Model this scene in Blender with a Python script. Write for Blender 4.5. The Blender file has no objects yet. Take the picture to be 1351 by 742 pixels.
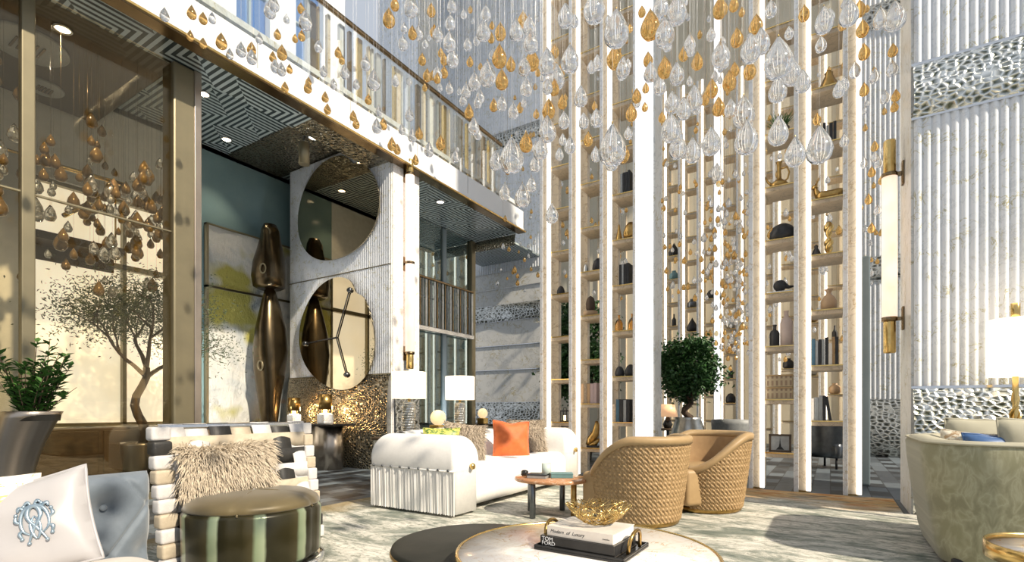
import bpy, bmesh, math, random
from mathutils import Vector, Matrix, Euler
from math import sin, cos, pi, radians, sqrt, exp, atan2, floor as fl
R = random.Random(7)
scene = bpy.context.scene
COL = scene.collection
YAW = radians(31.9); CS, SN = cos(YAW), sin(YAW); CAMZ = 1.0; FPX = 675.0; HOR = 540.0; CX = 675.5

# ---------------------------------------------------------------- helpers
def P(px, py, d):
    """room point seen at photo pixel px,py at forward distance d"""
    u = (px - CX) / FPX
    return Vector((d * (-SN + CS * u), d * (CS + SN * u), CAMZ + (HOR - py) / FPX * d))

class MB:
    def __init__(s): s.v = []; s.f = []; s.sm = []
    def add(s, vs, fs, smooth=False):
        o = len(s.v); s.v += [tuple(v) for v in vs]
        for f in fs: s.f.append([i + o for i in f]); s.sm.append(smooth)
        return s
    def box(s, x0, x1, y0, y1, z0, z1):
        vs = [(x, y, z) for z in (z0, z1) for y in (y0, y1) for x in (x0, x1)]
        return s.add(vs, [(0, 2, 3, 1), (4, 5, 7, 6), (0, 1, 5, 4), (2, 6, 7, 3), (0, 4, 6, 2), (1, 3, 7, 5)])
    def rbox(s, x0, x1, y0, y1, z0, z1, r=.02, seg=3, smooth=True):
        bm = bmesh.new(); bmesh.ops.create_cube(bm, size=1)
        for v in bm.verts:
            v.co = Vector(((x0 + x1) / 2 + v.co.x * (x1 - x0), (y0 + y1) / 2 + v.co.y * (y1 - y0), (z0 + z1) / 2 + v.co.z * (z1 - z0)))
        bmesh.ops.bevel(bm, geom=list(bm.edges), offset=r, segments=seg, affect='EDGES', profile=.5)
        bm.verts.index_update()
        s.add([v.co.copy() for v in bm.verts], [[v.index for v in f.verts] for f in bm.faces], smooth); bm.free(); return s
    def lathe(s, prof, seg=24, c=(0, 0, 0), sx=1, sy=1, smooth=True, rad=None):
        n = len(prof); vs = []
        for i, pz in enumerate(prof):
            r, z = pz[0], pz[1]; ox = pz[2] if len(pz) > 2 else 0; oy = pz[3] if len(pz) > 3 else 0
            for k in range(seg):
                a = 2 * pi * k / seg; rr = r * (rad(a, i / (n - 1)) if rad else 1)
                vs.append((c[0] + ox + rr * cos(a) * sx, c[1] + oy + rr * sin(a) * sy, c[2] + z))
        fs = []
        for i in range(n - 1):
            for k in range(seg):
                k2 = (k + 1) % seg
                fs.append((i * seg + k, i * seg + k2, (i + 1) * seg + k2, (i + 1) * seg + k))
        if prof[0][0] > 1e-6: fs.append(tuple(range(seg - 1, -1, -1)))
        if prof[-1][0] > 1e-6: fs.append(tuple(range((n - 1) * seg, n * seg)))
        return s.add(vs, fs, smooth)
    def cyl(s, c, r, z0, z1, seg=20, bev=0):
        b = min(bev, r * .5)
        pr = [(r, z0), (r, z1)] if not b else [(r - b, z0), (r, z0 + b), (r, z1 - b), (r - b, z1)]
        return s.lathe(pr, seg, (c[0], c[1], 0))
    def tube(s, pts, r, seg=8, closed=False, smooth=True):
        pts = [Vector(p) for p in pts]; n = len(pts)
        rs = r if isinstance(r, (list, tuple)) else [r] * n
        vs = []; up = None
        for i, p in enumerate(pts):
            a = pts[(i - 1) % n] if (i > 0 or closed) else p
            b = pts[(i + 1) % n] if (i < n - 1 or closed) else p
            t = (b - a).normalized() if (b - a).length > 1e-9 else Vector((0, 0, 1))
            if up is None:
                up = Vector((0, 0, 1)) if abs(t.z) < .9 else Vector((1, 0, 0))
            u = (up - t * up.dot(t))
            if u.length < 1e-4: u = t.orthogonal()
            u.normalize(); w = t.cross(u); up = u
            for k in range(seg):
                q = 2 * pi * k / seg
                vs.append(p + (u * cos(q) + w * sin(q)) * rs[i])
        fs = []
        for i in range(n if closed else n - 1):
            j = (i + 1) % n
            for k in range(seg):
                k2 = (k + 1) % seg; fs.append((i * seg + k, i * seg + k2, j * seg + k2, j * seg + k))
        if not closed: fs += [tuple(range(seg - 1, -1, -1)), tuple(range((n - 1) * seg, n * seg))]
        return s.add(vs, fs, smooth)
    def grid(s, fn, nu, nv, smooth=True, closeu=False):
        vs = [fn(i / (nu if closeu else nu - 1), j / (nv - 1)) for j in range(nv) for i in range(nu)]
        fs = []
        for j in range(nv - 1):
            for i in range(nu if closeu else nu - 1):
                i2 = (i + 1) % nu; fs.append((j * nu + i, j * nu + i2, (j + 1) * nu + i2, (j + 1) * nu + i))
        return s.add(vs, fs, smooth)
    def ball(s, c, r, seg=16, n=10, sx=1, sy=1, sz=1):
        return s.lathe([(r * sin(pi * i / n) if 0 < i < n else 0, -r * sz * cos(pi * i / n)) for i in range(n + 1)], seg, c, sx, sy)
    def xf(s, M):
        s.v = [tuple(M @ Vector(v)) for v in s.v]; return s
    def mesh(s, name):
        me = bpy.data.meshes.new(name); me.from_pydata(s.v, [], s.f)
        me.polygons.foreach_set('use_smooth', s.sm); me.update()
        bm = bmesh.new(); bm.from_mesh(me)
        bmesh.ops.remove_doubles(bm, verts=bm.verts, dist=1e-5) if len(bm.verts) < 60000 else None
        bmesh.ops.recalc_face_normals(bm, faces=bm.faces); bm.to_mesh(me); bm.free()
        return me
    def build(s, name, mat, parent=None, loc=None, rot=None, kind=None, label=None):
        me = s.mesh(name); me.materials.append(mat)
        o = bpy.data.objects.new(name, me); COL.objects.link(o)
        if parent: o.parent = parent
        if loc is not None: o.location = loc
        if rot is not None: o.rotation_euler = rot
        if kind: o['kind'] = kind
        if label: o['label'] = label
        return o

def tag(o, label, cat, group=None):
    o['label'] = label; o['category'] = cat
    if group: o['group'] = group
    return o
def thing(name, label, cat, loc=(0, 0, 0), rz=0, group=None, rot=None):
    o = bpy.data.objects.new(name, None); COL.objects.link(o); o.empty_display_size = .1
    o.location = loc; o.rotation_euler = rot or (0, 0, rz)
    return tag(o, label, cat, group)
def struct(o): o['kind'] = 'structure'; return o
def dup(o, loc=None, rot=None, label=None, parent=None, scale=None):
    c = o.copy(); COL.objects.link(c)
    if parent: c.parent = parent
    if loc is not None: c.location = loc
    if rot is not None: c.rotation_euler = rot
    if scale is not None: c.scale = scale
    if label: c['label'] = label
    for ch in list(o.children): dup(ch, parent=c)
    return c

# ---------------------------------------------------------------- materials
class NT:
    def __init__(s, name):
        s.m = bpy.data.materials.new(name); s.m.use_nodes = True; s.t = s.m.node_tree
        s.b = s.t.nodes['Principled BSDF']; s.out = s.t.nodes['Material Output']
        s.tc = s.n('ShaderNodeTexCoord')
    def n(s, typ, **kw):
        x = s.t.nodes.new(typ)
        for k, v in kw.items():
            if k in x.inputs: x.inputs[k].default_value = v
            else: setattr(x, k, v)
        return x
    def l(s, a, b): s.t.links.new(a, b)
    def vec(s, scale=(1, 1, 1), rot=(0, 0, 0), loc=(0, 0, 0), src='Object'):
        m = s.n('ShaderNodeMapping'); m.inputs['Scale'].default_value = scale; m.inputs['Rotation'].default_value = rot; m.inputs['Location'].default_value = loc
        s.l(s.tc.outputs[src], m.inputs['Vector']); return m.outputs['Vector']
    def noise(s, scale=5, detail=4, rough=.55, vec=None, dist=0):
        x = s.n('ShaderNodeTexNoise'); x.inputs['Scale'].default_value = scale; x.inputs['Detail'].default_value = detail
        x.inputs['Roughness'].default_value = rough; x.inputs['Distortion'].default_value = dist
        s.l(vec or s.tc.outputs['Object'], x.inputs['Vector']); return x.outputs['Fac']
    def ramp(s, fac, stops, interp='LINEAR'):
        x = s.n('ShaderNodeValToRGB'); cr = x.color_ramp; cr.interpolation = interp
        while len(cr.elements) < len(stops): cr.elements.new(.5)
        for e, (p, c) in zip(cr.elements, stops): e.position = p; e.color = (*c, 1) if len(c) == 3 else c
        s.l(fac, x.inputs['Fac']); return x.outputs['Color']
    def mix(s, fac, a, b, mode='MIX'):
        x = s.n('ShaderNodeMix'); x.data_type = 'RGBA'; x.blend_type = mode
        for sock, v in ((x.inputs[0], fac), (x.inputs[6], a), (x.inputs[7], b)):
            if hasattr(v, 'is_linked') or hasattr(v, 'links'): s.l(v, sock)
            else: sock.default_value = v if not isinstance(v, tuple) else ((*v, 1) if len(v) == 3 else v)
        return x.outputs[2]
    def math(s, op, a, b=None, c=None):
        x = s.n('ShaderNodeMath'); x.operation = op
        for i, v in enumerate((a, b, c)):
            if v is None: continue
            if hasattr(v, 'links'): s.l(v, x.inputs[i])
            else: x.inputs[i].default_value = v
        return x.outputs[0]
    def col(s, c):
        if hasattr(c, 'links'): s.l(c, s.b.inputs['Base Color'])
        else: s.b.inputs['Base Color'].default_value = (*c, 1)
    def set(s, rough=.5, metal=0, spec=.5, **kw):
        s.b.inputs['Roughness'].default_value = rough; s.b.inputs['Metallic'].default_value = metal
        s.b.inputs['Specular IOR Level'].default_value = spec
        for k, v in kw.items(): s.b.inputs[k.replace('_', ' ')].default_value = v
    def bump(s, h, strength=.3, dist=.01):
        x = s.n('ShaderNodeBump'); x.inputs['Strength'].default_value = strength; x.inputs['Distance'].default_value = dist
        s.l(h, x.inputs['Height']); s.l(x.outputs['Normal'], s.b.inputs['Normal'])

def simple(name, c1, c2=None, scale=8, rough=.5, metal=0, bump=0, bscale=60, stretch=(1, 1, 1), **kw):
    t = NT(name); c2 = c2 or tuple(min(1, v * .86) for v in c1)
    v = t.vec(stretch)
    t.col(t.ramp(t.noise(scale, 4, vec=v), [(.3, c1), (.7, c2)])); t.set(rough, metal, **kw)
    if bump: t.bump(t.noise(bscale, 3, vec=v), bump, .004)
    return t.m
def emit(name, c, strength, c2=None, scale=3):
    t = NT(name); t.b.inputs['Emission Strength'].default_value = strength
    colr = t.ramp(t.noise(scale, 3), [(.35, c), (.65, c2 or c)])
    t.l(colr, t.b.inputs['Emission Color']); t.col(c); t.set(.4); return t.m
def marble(name, base, vein, gold, scale=1.2, rough=.25, goldamt=.52, stretch=(1, 1, 1)):
    t = NT(name); v = t.vec(stretch)
    n1 = t.noise(scale * 1.5, 8, .65, v, 1.2); d = t.math('ABSOLUTE', t.math('SUBTRACT', n1, .5))
    veins = t.ramp(d, [(0, (1, 1, 1)), (.025, (0, 0, 0))])
    n2 = t.noise(scale * 2.3, 6, .6, t.vec(stretch, loc=(3, 7, 1)), 1.6); d2 = t.math('ABSOLUTE', t.math('SUBTRACT', n2, goldamt))
    g = t.ramp(d2, [(0, (1, 1, 1)), (.022, (0, 0, 0))])
    mask = t.ramp(t.noise(scale * 3, 2, vec=v), [(.45, (0, 0, 0)), (.6, (1, 1, 1))])
    cl = t.ramp(t.noise(scale, 5, vec=v), [(.35, base), (.75, tuple(x * .9 for x in base))])
    c = t.mix(t.math('MULTIPLY', veins, .55), cl, vein)
    c = t.mix(t.math('MULTIPLY', t.math('MULTIPLY', g, mask), .9), c, gold)
    t.col(c); t.set(rough); return t.m

M = {}
M['fluted'] = marble('fluted white marble', (.86, .88, .91), (.60, .63, .66), (.42, .36, .10), 2.4, .35)
M['slab'] = marble('pale marble', (.84, .83, .79), (.5, .5, .47), (.45, .36, .12), 1.1, .3)
M['upright'] = marble('cream marble', (.84, .72, .55), (.45, .36, .26), (.45, .28, .10), 2.2, .35)
M['edge_marble'] = marble('white edge marble', (.90, .90, .90), (.55, .54, .52), (.5, .36, .15), 3.5, .3)
M['shelf'] = marble('taupe marble', (.60, .48, .34), (.24, .19, .13), (.34, .25, .14), 3.2, .4)
M['table_marble'] = marble('table marble', (.97, .93, .90), (.78, .66, .56), (.55, .30, .07), 2.6, .18, .53)
M['slate'] = simple('black slate', (.016, .018, .016), (.035, .035, .03), 5, .5, 0, .1, 30, spec=.15)
M['brown_marble'] = marble('brown marble', (.55, .27, .13), (.8, .66, .5), (.25, .09, .04), 5, .12)
M['gold'] = simple('brushed brass', (.80, .58, .24), (.66, .45, .16), 20, .22, 1)
M['dark_gold'] = simple('aged brass', (.50, .33, .12), (.36, .22, .07), 20, .3, 1)
M['bronze'] = simple('dark bronze', (.30, .22, .13), (.20, .14, .08), 6, .22, 1)
M['sculpture_bronze'] = simple('blackened bronze', (.13, .10, .06), (.08, .06, .035), 6, .26, 1)
M['champagne'] = simple('champagne bronze', (.27, .235, .15), (.23, .20, .13), 3, .4, .7)
M['pot_metal'] = simple('brushed champagne steel', (.52, .45, .38), (.44, .38, .32), 4, .3, 1, .05, 200)
M['silver'] = simple('hammered pewter', (.62, .61, .57), (.42, .42, .39), 9, .3, 1, .5, 25)
M['chrome'] = simple('polished steel', (.8, .8, .8), (.7, .7, .7), 10, .12, 1)
M['gunmetal'] = simple('gunmetal', (.18, .19, .20), (.12, .13, .14), 10, .3, 1)
M['black'] = simple('matte black', (.012, .012, .013), (.025, .025, .027), 15, .55, 0, .2, 80)
M['black_gloss'] = simple('black lacquer', (.015, .014, .013), (.03, .028, .025), 6, .12)
M['white_fabric'] = simple('white boucle', (.90, .88, .85), (.84, .82, .79), 30, .85, 0, .25, 140)
M['fringe'] = simple('white fringe', (.88, .86, .83), (.76, .74, .70), 30, .85, 0, .3, 90, (6, 6, .3))
M['blue_velvet'] = simple('blue grey velvet', (.17, .205, .245), (.125, .155, .19), 14, .65, 0, .12, 160, Sheen_Weight=.4)
M['cream_velvet'] = simple('cream upholstery', (.78, .72, .66), (.70, .65, .60), 12, .7, 0, .1, 150)
M['white_satin'] = simple('white satin', (.45, .435, .445), (.40, .39, .40), 4, .38, 0, .03, 12, Sheen_Weight=.3)
M['orange'] = simple('burnt orange velvet', (.72, .17, .035), (.60, .12, .02), 14, .6, 0, .25, 50, Sheen_Weight=.3)
M['navy'] = simple('blue satin', (.07, .15, .34), (.04, .10, .25), 8, .4, 0, .1, 40)
M['fur'] = simple('beige fur', (.74, .64, .50), (.48, .40, .30), 40, .8)
M['fur_grey'] = simple('taupe fur', (.55, .46, .36), (.34, .28, .21), 40, .8)
M['tan'] = simple('tan leather', (.44, .30, .15), (.38, .255, .125), 12, .5, 0, .1, 120)
M['tan_dark'] = simple('tan suede', (.42, .27, .13), (.34, .21, .10), 12, .7, 0, .15, 120)
M['weave'] = simple('woven raffia', (.50, .34, .175), (.36, .235, .11), 25, .6, 0, .3, 90)
M['leaf'] = simple('green leaves', (.045, .13, .03), (.015, .06, .012), 8, .45)
M['leaf_light'] = simple('fresh green leaves', (.09, .20, .045), (.03, .10, .02), 8, .4)
M['leaf_fine'] = simple('olive leaves', (.10, .13, .06), (.05, .07, .03), 6, .6)
M['bark'] = simple('bark', (.10, .065, .04), (.05, .032, .02), 12, .8, 0, .5, 30, (1, 1, .2))
M['white_panel'] = simple('white gloss panel', (.88, .90, .92), (.84, .86, .89), 2, .12)
M['teal'] = simple('teal lacquer wall', (.26, .38, .39), (.19, .30, .32), 1.2, .12)
M['brown'] = simple('brown ceiling leather', (.10, .068, .036), (.07, .046, .024), 3, .45, 0, .2, 18)
M['dark_wood'] = simple('dark stained wood', (.09, .06, .035), (.05, .033, .02), 6, .4, 0, .1, 40, (1, 1, 8))
M['curtain'] = simple('sheer curtain', (.86, .87, .86), (.76, .78, .78), 10, .8, 0, .3, 60)
M['cream_wall'] = simple('cream plaster', (.80, .74, .60), (.74, .67, .52), 2, .6)
M['bluegrey'] = simple('blue grey column', (.36, .44, .47), (.30, .37, .40), 2, .35)
M['greywall'] = simple('grey soffit', (.45, .46, .46), (.38, .39, .39), 2, .5)
M['wire'] = simple('fine steel wire', (.75, .75, .75), (.65, .65, .65), 10, .3, .6)
M['book_tan'] = simple('tan cloth binding', (.52, .33, .17), (.42, .26, .13), 18, .6)
M['book_pink'] = simple('rose cloth binding', (.55, .42, .40), (.47, .35, .34), 18, .6)
M['book_blue'] = simple('petrol binding', (.05, .12, .17), (.03, .08, .12), 18, .4)
M['book_grey'] = simple('grey binding', (.35, .36, .36), (.26, .27, .27), 18, .5)
M['book_white'] = simple('ivory book cover', (.80, .74, .66), (.72, .65, .57), 18, .45)
M['paper'] = simple('paper pages', (.85, .82, .76), (.78, .75, .69), 40, .8, 0, .2, 200, (1, 1, 20))
M['pinkclay'] = simple('rose clay', (.58, .46, .40), (.50, .39, .34), 8, .5)
M['tanclay'] = simple('tan clay', (.46, .31, .18), (.38, .25, .14), 8, .5)
M['teal_box'] = simple('teal box lacquer', (.16, .30, .31), (.12, .24, .25), 8, .35)
M['lampglow'] = emit('lit linen shade', (1, .84, .60), 1.5, (1, .90, .72))
M['alabaster'] = emit('lit alabaster', (1, .74, .55), .95, (1, .88, .76), 5)
M['globe'] = emit('lit amber globe', (1, .70, .36), 1.0, (1, .80, .50), 6)
M['led'] = emit('white light strip', (1, .93, .82), 2.4)
M['spot'] = emit('lit downlight', (1, .88, .68), 14)
M['candle'] = emit('warm candle glow', (1, .68, .34), 6)
M['daylight'] = emit('daylit sheer window', (1, .97, .90), 1.15, (.95, .86, .70), 1.1)
M['lit_marble'] = emit('backlit white marble', (1, 1, 1), 1.1, (.84, .88, .93), 2.2)

def glass(name, c, rough=.0, ior=1.5):
    t = NT(name); t.set(rough, 0); t.b.inputs['Transmission Weight'].default_value = 1; t.b.inputs['IOR'].default_value = ior
    t.col(t.ramp(t.noise(4, 2), [(.3, c), (.7, tuple(x * .95 for x in c))])); return t.m
def crystal(name, c, gl, gfac):
    t = NT(name); g = t.n('ShaderNodeBsdfGlass'); g.inputs['IOR'].default_value = 1.5; g.inputs['Roughness'].default_value = .01
    t.l(t.ramp(t.noise(9, 2), [(.3, c), (.7, tuple(x * .9 for x in c))]), g.inputs['Color'])
    gg = t.n('ShaderNodeBsdfGlossy'); gg.inputs['Roughness'].default_value = .06; gg.inputs['Color'].default_value = (*gl, 1)
    mx = t.n('ShaderNodeMixShader'); mx.inputs[0].default_value = gfac
    t.l(g.outputs[0], mx.inputs[1]); t.l(gg.outputs[0], mx.inputs[2]); t.l(mx.outputs[0], t.out.inputs['Surface']); return t.m
M['clear'] = crystal('clear crystal', (1, 1, 1), (1, 1, 1), .28)
M['amber'] = crystal('amber crystal', (.98, .78, .46), (1, .74, .36), .25)
M['candle_glass'] = simple('frosted green glass', (.62, .70, .64), (.54, .62, .57), 6, .2)
M['amber_glass'] = glass('amber bottle glass', (.85, .42, .08), .02)

def pane(name, tint, refl, fac, rough=.0):
    """architectural glass: tinted see-through with a mirror share"""
    t = NT(name); tr = t.n('ShaderNodeBsdfTransparent'); tr.inputs[0].default_value = (*tint, 1)
    g = t.n('ShaderNodeBsdfGlossy'); g.inputs['Roughness'].default_value = rough
    t.l(t.ramp(t.noise(.6, 2), [(.3, refl), (.7, tuple(x * .93 for x in refl))]), g.inputs['Color'])
    fr = t.n('ShaderNodeLayerWeight'); fr.inputs['Blend'].default_value = .35
    f = t.math('ADD', t.math('MULTIPLY', fr.outputs['Facing'], .25), fac)
    mx = t.n('ShaderNodeMixShader'); t.l(f, mx.inputs[0]); t.l(tr.outputs[0], mx.inputs[1]); t.l(g.outputs[0], mx.inputs[2])
    t.l(mx.outputs[0], t.out.inputs['Surface']); return t.m
M['bronze_glass'] = pane('bronze tinted glass', (.87, .83, .73), (.85, .74, .55), .05)
M['clear_glass'] = pane('clear glass', (.96, .98, .98), (1, 1, 1), .08)
M['teal_glass'] = pane('dark teal glass', (.55, .62, .60), (.62, .72, .72), .35)
M['mirror'] = simple('bronze mirror', (.50, .42, .29), (.46, .39, .27), 1, .02, 1)

def hammered(name, scale, c1=(.80, .82, .80), c2=(.10, .115, .085)):
    t = NT(name); v = t.n('ShaderNodeTexVoronoi'); v.feature = 'DISTANCE_TO_EDGE'; v.inputs['Scale'].default_value = scale
    v.inputs['Randomness'].default_value = .75
    t.l(t.vec((.8, .8, 1.15)), v.inputs['Vector']); d = v.outputs['Distance']
    w = t.n('ShaderNodeMath', operation='SUBTRACT'); w.inputs[0].default_value = .5; t.l(d, w.inputs[1])
    t.col(t.ramp(d, [(.03, c1), (.17, tuple((a + b) * .5 for a, b in zip(c1, c2))), (.34, c2)])); t.set(.26, .9); t.bump(w.outputs[0], .9, .03); return t.m
M['hammered'] = hammered('hammered silver', 21)
M['blue_glass'] = pane('blue tinted glass', (.60, .77, 1.0), (.8, .9, 1), .06)
M['reflection_amber'] = simple('dark amber of mirrored drops', (.34, .22, .09), (.20, .13, .06), 7, .12, .3)  # dark silhouette tone for drops that stand in for a reflection
M['hammered_far'] = hammered('hammered silver panels', 12, (.74, .74, .70), (.10, .10, .08))
M['hammered_brown'] = hammered('hammered bronze', 22, (.40, .36, .27), (.05, .045, .03))

def meander():
    t = NT('greek key ceiling'); sx = t.n('ShaderNodeSeparateXYZ'); t.l(t.vec((1.15, 1.15, 1)), sx.inputs[0])
    row = t.math('FLOOR', sx.outputs['Y'])
    x = t.math('ADD', sx.outputs['X'], t.math('MULTIPLY', row, .5))
    fx = t.math('SUBTRACT', t.math('FRACT', x), .5); fy = t.math('SUBTRACT', t.math('FRACT', sx.outputs['Y']), .5)
    m = t.math('MAXIMUM', t.math('ABSOLUTE', fx), t.math('ABSOLUTE', fy))
    st = t.math('MULTIPLY', t.math('GREATER_THAN', fx, t.math('MULTIPLY', fy, -1)), .5)
    k = t.math('FRACT', t.math('ADD', t.math('MULTIPLY', m, 11), st))
    f = t.math('GREATER_THAN', k, .5)
    t.col(t.mix(f, (.035, .05, .055), (.46, .53, .53))); t.set(.2); t.bump(f, .5, .02); return t.m
M['meander'] = meander()

def floormat():
    t = NT('dark basketweave stone floor'); b = t.n('ShaderNodeTexBrick')
    b.offset = .5; b.inputs['Scale'].default_value = 1; b.inputs['Brick Width'].default_value = .78; b.inputs['Row Height'].default_value = .20
    b.inputs['Mortar Size'].default_value = .006; b.inputs['Bias'].default_value = -.05
    b.inputs['Color1'].default_value = (.15, .18, .205, 1); b.inputs['Color2'].default_value = (.022, .027, .034, 1); b.inputs['Mortar'].default_value = (.01, .01, .01, 1)
    t.l(t.vec((1, 1, 1), (0, 0, pi / 2)), b.inputs['Vector'])
    s = t.n('ShaderNodeSeparateXYZ'); t.l(t.vec(), s.inputs[0])
    u = t.math('FRACT', t.math('ADD', t.math('MULTIPLY', s.outputs['Y'], 1.282), t.math('MULTIPLY', t.math('FLOOR', t.math('MULTIPLY', s.outputs['X'], 5)), .37)))
    w = t.math('FRACT', t.math('MULTIPLY', s.outputs['X'], 2.5))
    blk = t.math('MULTIPLY', t.math('LESS_THAN', u, .5), t.math('LESS_THAN', w, .5))
    c = t.mix(blk, b.outputs['Color'], (.008, .009, .011)); c = t.mix(.10, c, t.ramp(t.noise(9), [(.3, (.03, .04, .05)), (.7, (.4, .42, .44))]))
    t.col(c); t.set(.5, spec=.22); return t.m
M['floor'] = floormat()
def rugmat():
    t = NT('abstract wool rug')
    v = t.vec((1, 2.6, 1), (0, 0, .25)); n = t.noise(1.5, 9, .68, v, 1.6)
    c = t.ramp(n, [(.32, (.12, .15, .13)), (.43, (.30, .32, .28)), (.51, (.60, .585, .52)), (.62, (.78, .75, .68)), (.75, (.60, .55, .41))])
    v2 = t.vec((3.2, 9, 1), (0, 0, .5), (2, 1, 0)); n2 = t.noise(2.2, 6, .7, v2, 2.2)
    c = t.mix(t.ramp(n2, [(.50, (0, 0, 0)), (.60, (.8, .8, .8))]), c, (.25, .26, .21))
    s = t.n('ShaderNodeSeparateXYZ'); t.l(t.tc.outputs['Object'], s.inputs[0])
    e = t.math('ADD', s.outputs['Y'], t.math('MULTIPLY', t.noise(1.3, 3), 1.2))
    edge = t.ramp(t.math('MULTIPLY', e, .1), [(.66, (0, 0, 0)), (.70, (.85, .85, .85))])
    c = t.mix(edge, c, t.ramp(t.noise(3, 6, vec=v), [(.38, (.40, .16, .03)), (.5, (.52, .34, .14)), (.62, (.16, .10, .05))]))
    e2 = t.ramp(t.math('MULTIPLY', t.math('ADD', s.outputs['X'], t.math('MULTIPLY', t.noise(1.7, 3), 1.0)), -.1), [(.345, (0, 0, 0)), (.375, (.8, .8, .8))])
    c = t.mix(e2, c, (.30, .22, .10))
    t.col(c); t.set(.95, spec=.1); t.bump(t.noise(90, 3), .5, .01); return t.m
M['rug'] = rugmat()
def artmat():
    t = NT('textured abstract painting'); n = t.noise(.9, 6, .6, None, .8)
    c = t.ramp(n, [(.34, (.30, .33, .34)), (.44, (.62, .64, .62)), (.54, (.80, .78, .72)), (.68, (.66, .66, .62))])
    y = t.ramp(t.noise(.8, 3, vec=t.vec((1, 1, 1), loc=(4, 2, 8))), [(.52, (0, 0, 0)), (.60, (1, 1, 1))]); c = t.mix(y, c, (.48, .44, .10))
    o = t.ramp(t.noise(1.3, 2, vec=t.vec((1, 1, 1), loc=(1, 9, 3))), [(.68, (0, 0, 0)), (.74, (1, 1, 1))]); c = t.mix(o, c, (.70, .28, .08))
    t.col(c); t.set(.5); t.bump(t.noise(16, 6, .7, t.vec((1, 1, .5))), 1, .06); return t.m
M['art'] = artmat()
def velvetmat():
    t = NT('moire sage velvet'); v = t.vec((1, 1, .35)); s = t.n('ShaderNodeSeparateXYZ'); t.l(t.tc.outputs['Object'], s.inputs[0])
    mx = t.math('PINGPONG', s.outputs['X'], .30); cm = t.n('ShaderNodeCombineXYZ'); t.l(mx, cm.inputs[0]); t.l(t.math('MULTIPLY', s.outputs['Z'], .45), cm.inputs[2])
    n = t.noise(15, 3, .55, cm.outputs[0], .5)
    c = t.ramp(n, [(.38, (.28, .27, .16)), (.46, (.34, .325, .21)), (.49, (.39, .375, .25)), (.52, (.34, .325, .21)), (.63, (.25, .24, .145))])
    t.col(c); t.set(.7, Sheen_Weight=.3); t.bump(t.noise(120, 2), .1, .003); return t.m
M['sage'] = velvetmat()
M['sage_plain'] = simple('sage upholstery', (.48, .455, .35), (.42, .395, .30), 9, .75, 0, .1, 120)
def spinmat(name, stops, k, rough, metal, **kw):
    t = NT(name); s = t.n('ShaderNodeSeparateXYZ'); t.l(t.tc.outputs['Object'], s.inputs[0])
    a = t.math('ARCTAN2', s.outputs['Y'], s.outputs['X']); f = t.math('FRACT', t.math('MULTIPLY', t.math('ADD', a, t.math('MULTIPLY', t.noise(2), .15)), k))
    t.col(t.ramp(f, stops)); t.set(rough, metal, **kw); return t.m
M['satin_green'] = spinmat('green satin with lit streaks', [(0, (.035, .03, .012)), (.22, (.06, .05, .022)), (.30, (.24, .30, .19)), (.46, (.34, .40, .27)), (.52, (.02, .018, .008)), (1, (.035, .03, .012))], 1.6, .28, .35)  # pale green bands put sunlit streaks and reflections into the satin colour
M['satin_top'] = simple('olive satin', (.15, .115, .052), (.11, .082, .035), 4, .42, .15, Sheen_Weight=.3)
def goldprint(name, base, ink, sc, th):
    t = NT(name); n = t.noise(sc, 5, .7, None, 1.5)
    t.col(t.ramp(n, [(th, base), (th + .04, ink)])); t.set(.45); return t.m
M['goldprint'] = goldprint('gold printed satin', (.84, .78, .68), (.62, .40, .10), 10, .52)
M['floral'] = goldprint('green floral print', (.66, .62, .14), (.10, .20, .05), 18, .48)
M['ethnic'] = goldprint('brown printed linen', (.72, .66, .54), (.40, .27, .15), 22, .53)
M['bookart'] = goldprint('patterned binding', (.40, .30, .20), (.22, .16, .10), 60, .5)
M['chequer'] = NT('printed box')
def chk():
    t = M['chequer']; s = t.n('ShaderNodeTexBrick'); s.offset = 0; s.inputs['Scale'].default_value = 1; s.inputs['Brick Width'].default_value = .05; s.inputs['Row Height'].default_value = .09
    s.inputs['Mortar Size'].default_value = .014; s.inputs['Color1'].default_value = (.30, .20, .12, 1); s.inputs['Color2'].default_value = (.24, .16, .1, 1); s.inputs['Mortar'].default_value = (.46, .36, .22, 1)
    t.l(t.vec((1, 1, 1), (pi / 2, 0, 0)), s.inputs['Vector']); t.col(s.outputs['Color']); t.set(.5); M['chequer'] = t.m
chk()
M['strap_w'] = simple('white webbing', (.72, .70, .69), (.62, .60, .59), 30, .6, 0, .3, 150)
M['strap_b'] = simple('black webbing', (.02, .02, .02), (.035, .033, .03), 30, .5, 0, .3, 150)
M['strap_c'] = simple('cream webbing', (.58, .50, .38), (.50, .42, .31), 30, .6, 0, .3, 150)
# ================================================================ SETTING
def flutes(mb, x0, x1, y, z0, z1, pitch, a, per=6):
    n = max(1, round((x1 - x0) / pitch)); pts = []
    for i in range(n):
        for k in range(per):
            t = k / per; pts.append((x0 + (i + t) * (x1 - x0) / n, y - a * abs(sin(pi * t)) ** .6))
    pts.append((x1, y))
    vs = [(px, py, z) for z in (z0, z1) for px, py in pts]; m = len(pts)
    mb.add(vs, [(i, i + 1, m + i + 1, m + i) for i in range(m - 1)], True); return mb
def band(mb, x0, x1, y, z0, z1, depth=.10, nx=60, nz=14, ph=0.):
    def f(u, v):
        bul = sin(pi * v) ** .7
        return (x0 + (x1 - x0) * u, y - .02 - depth * bul * (1 + .35 * sin(u * (x1 - x0) * 2.1 + v * 3 + ph)), z0 + (z1 - z0) * v)
    mb.grid(f, nx, nz); return mb

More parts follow.
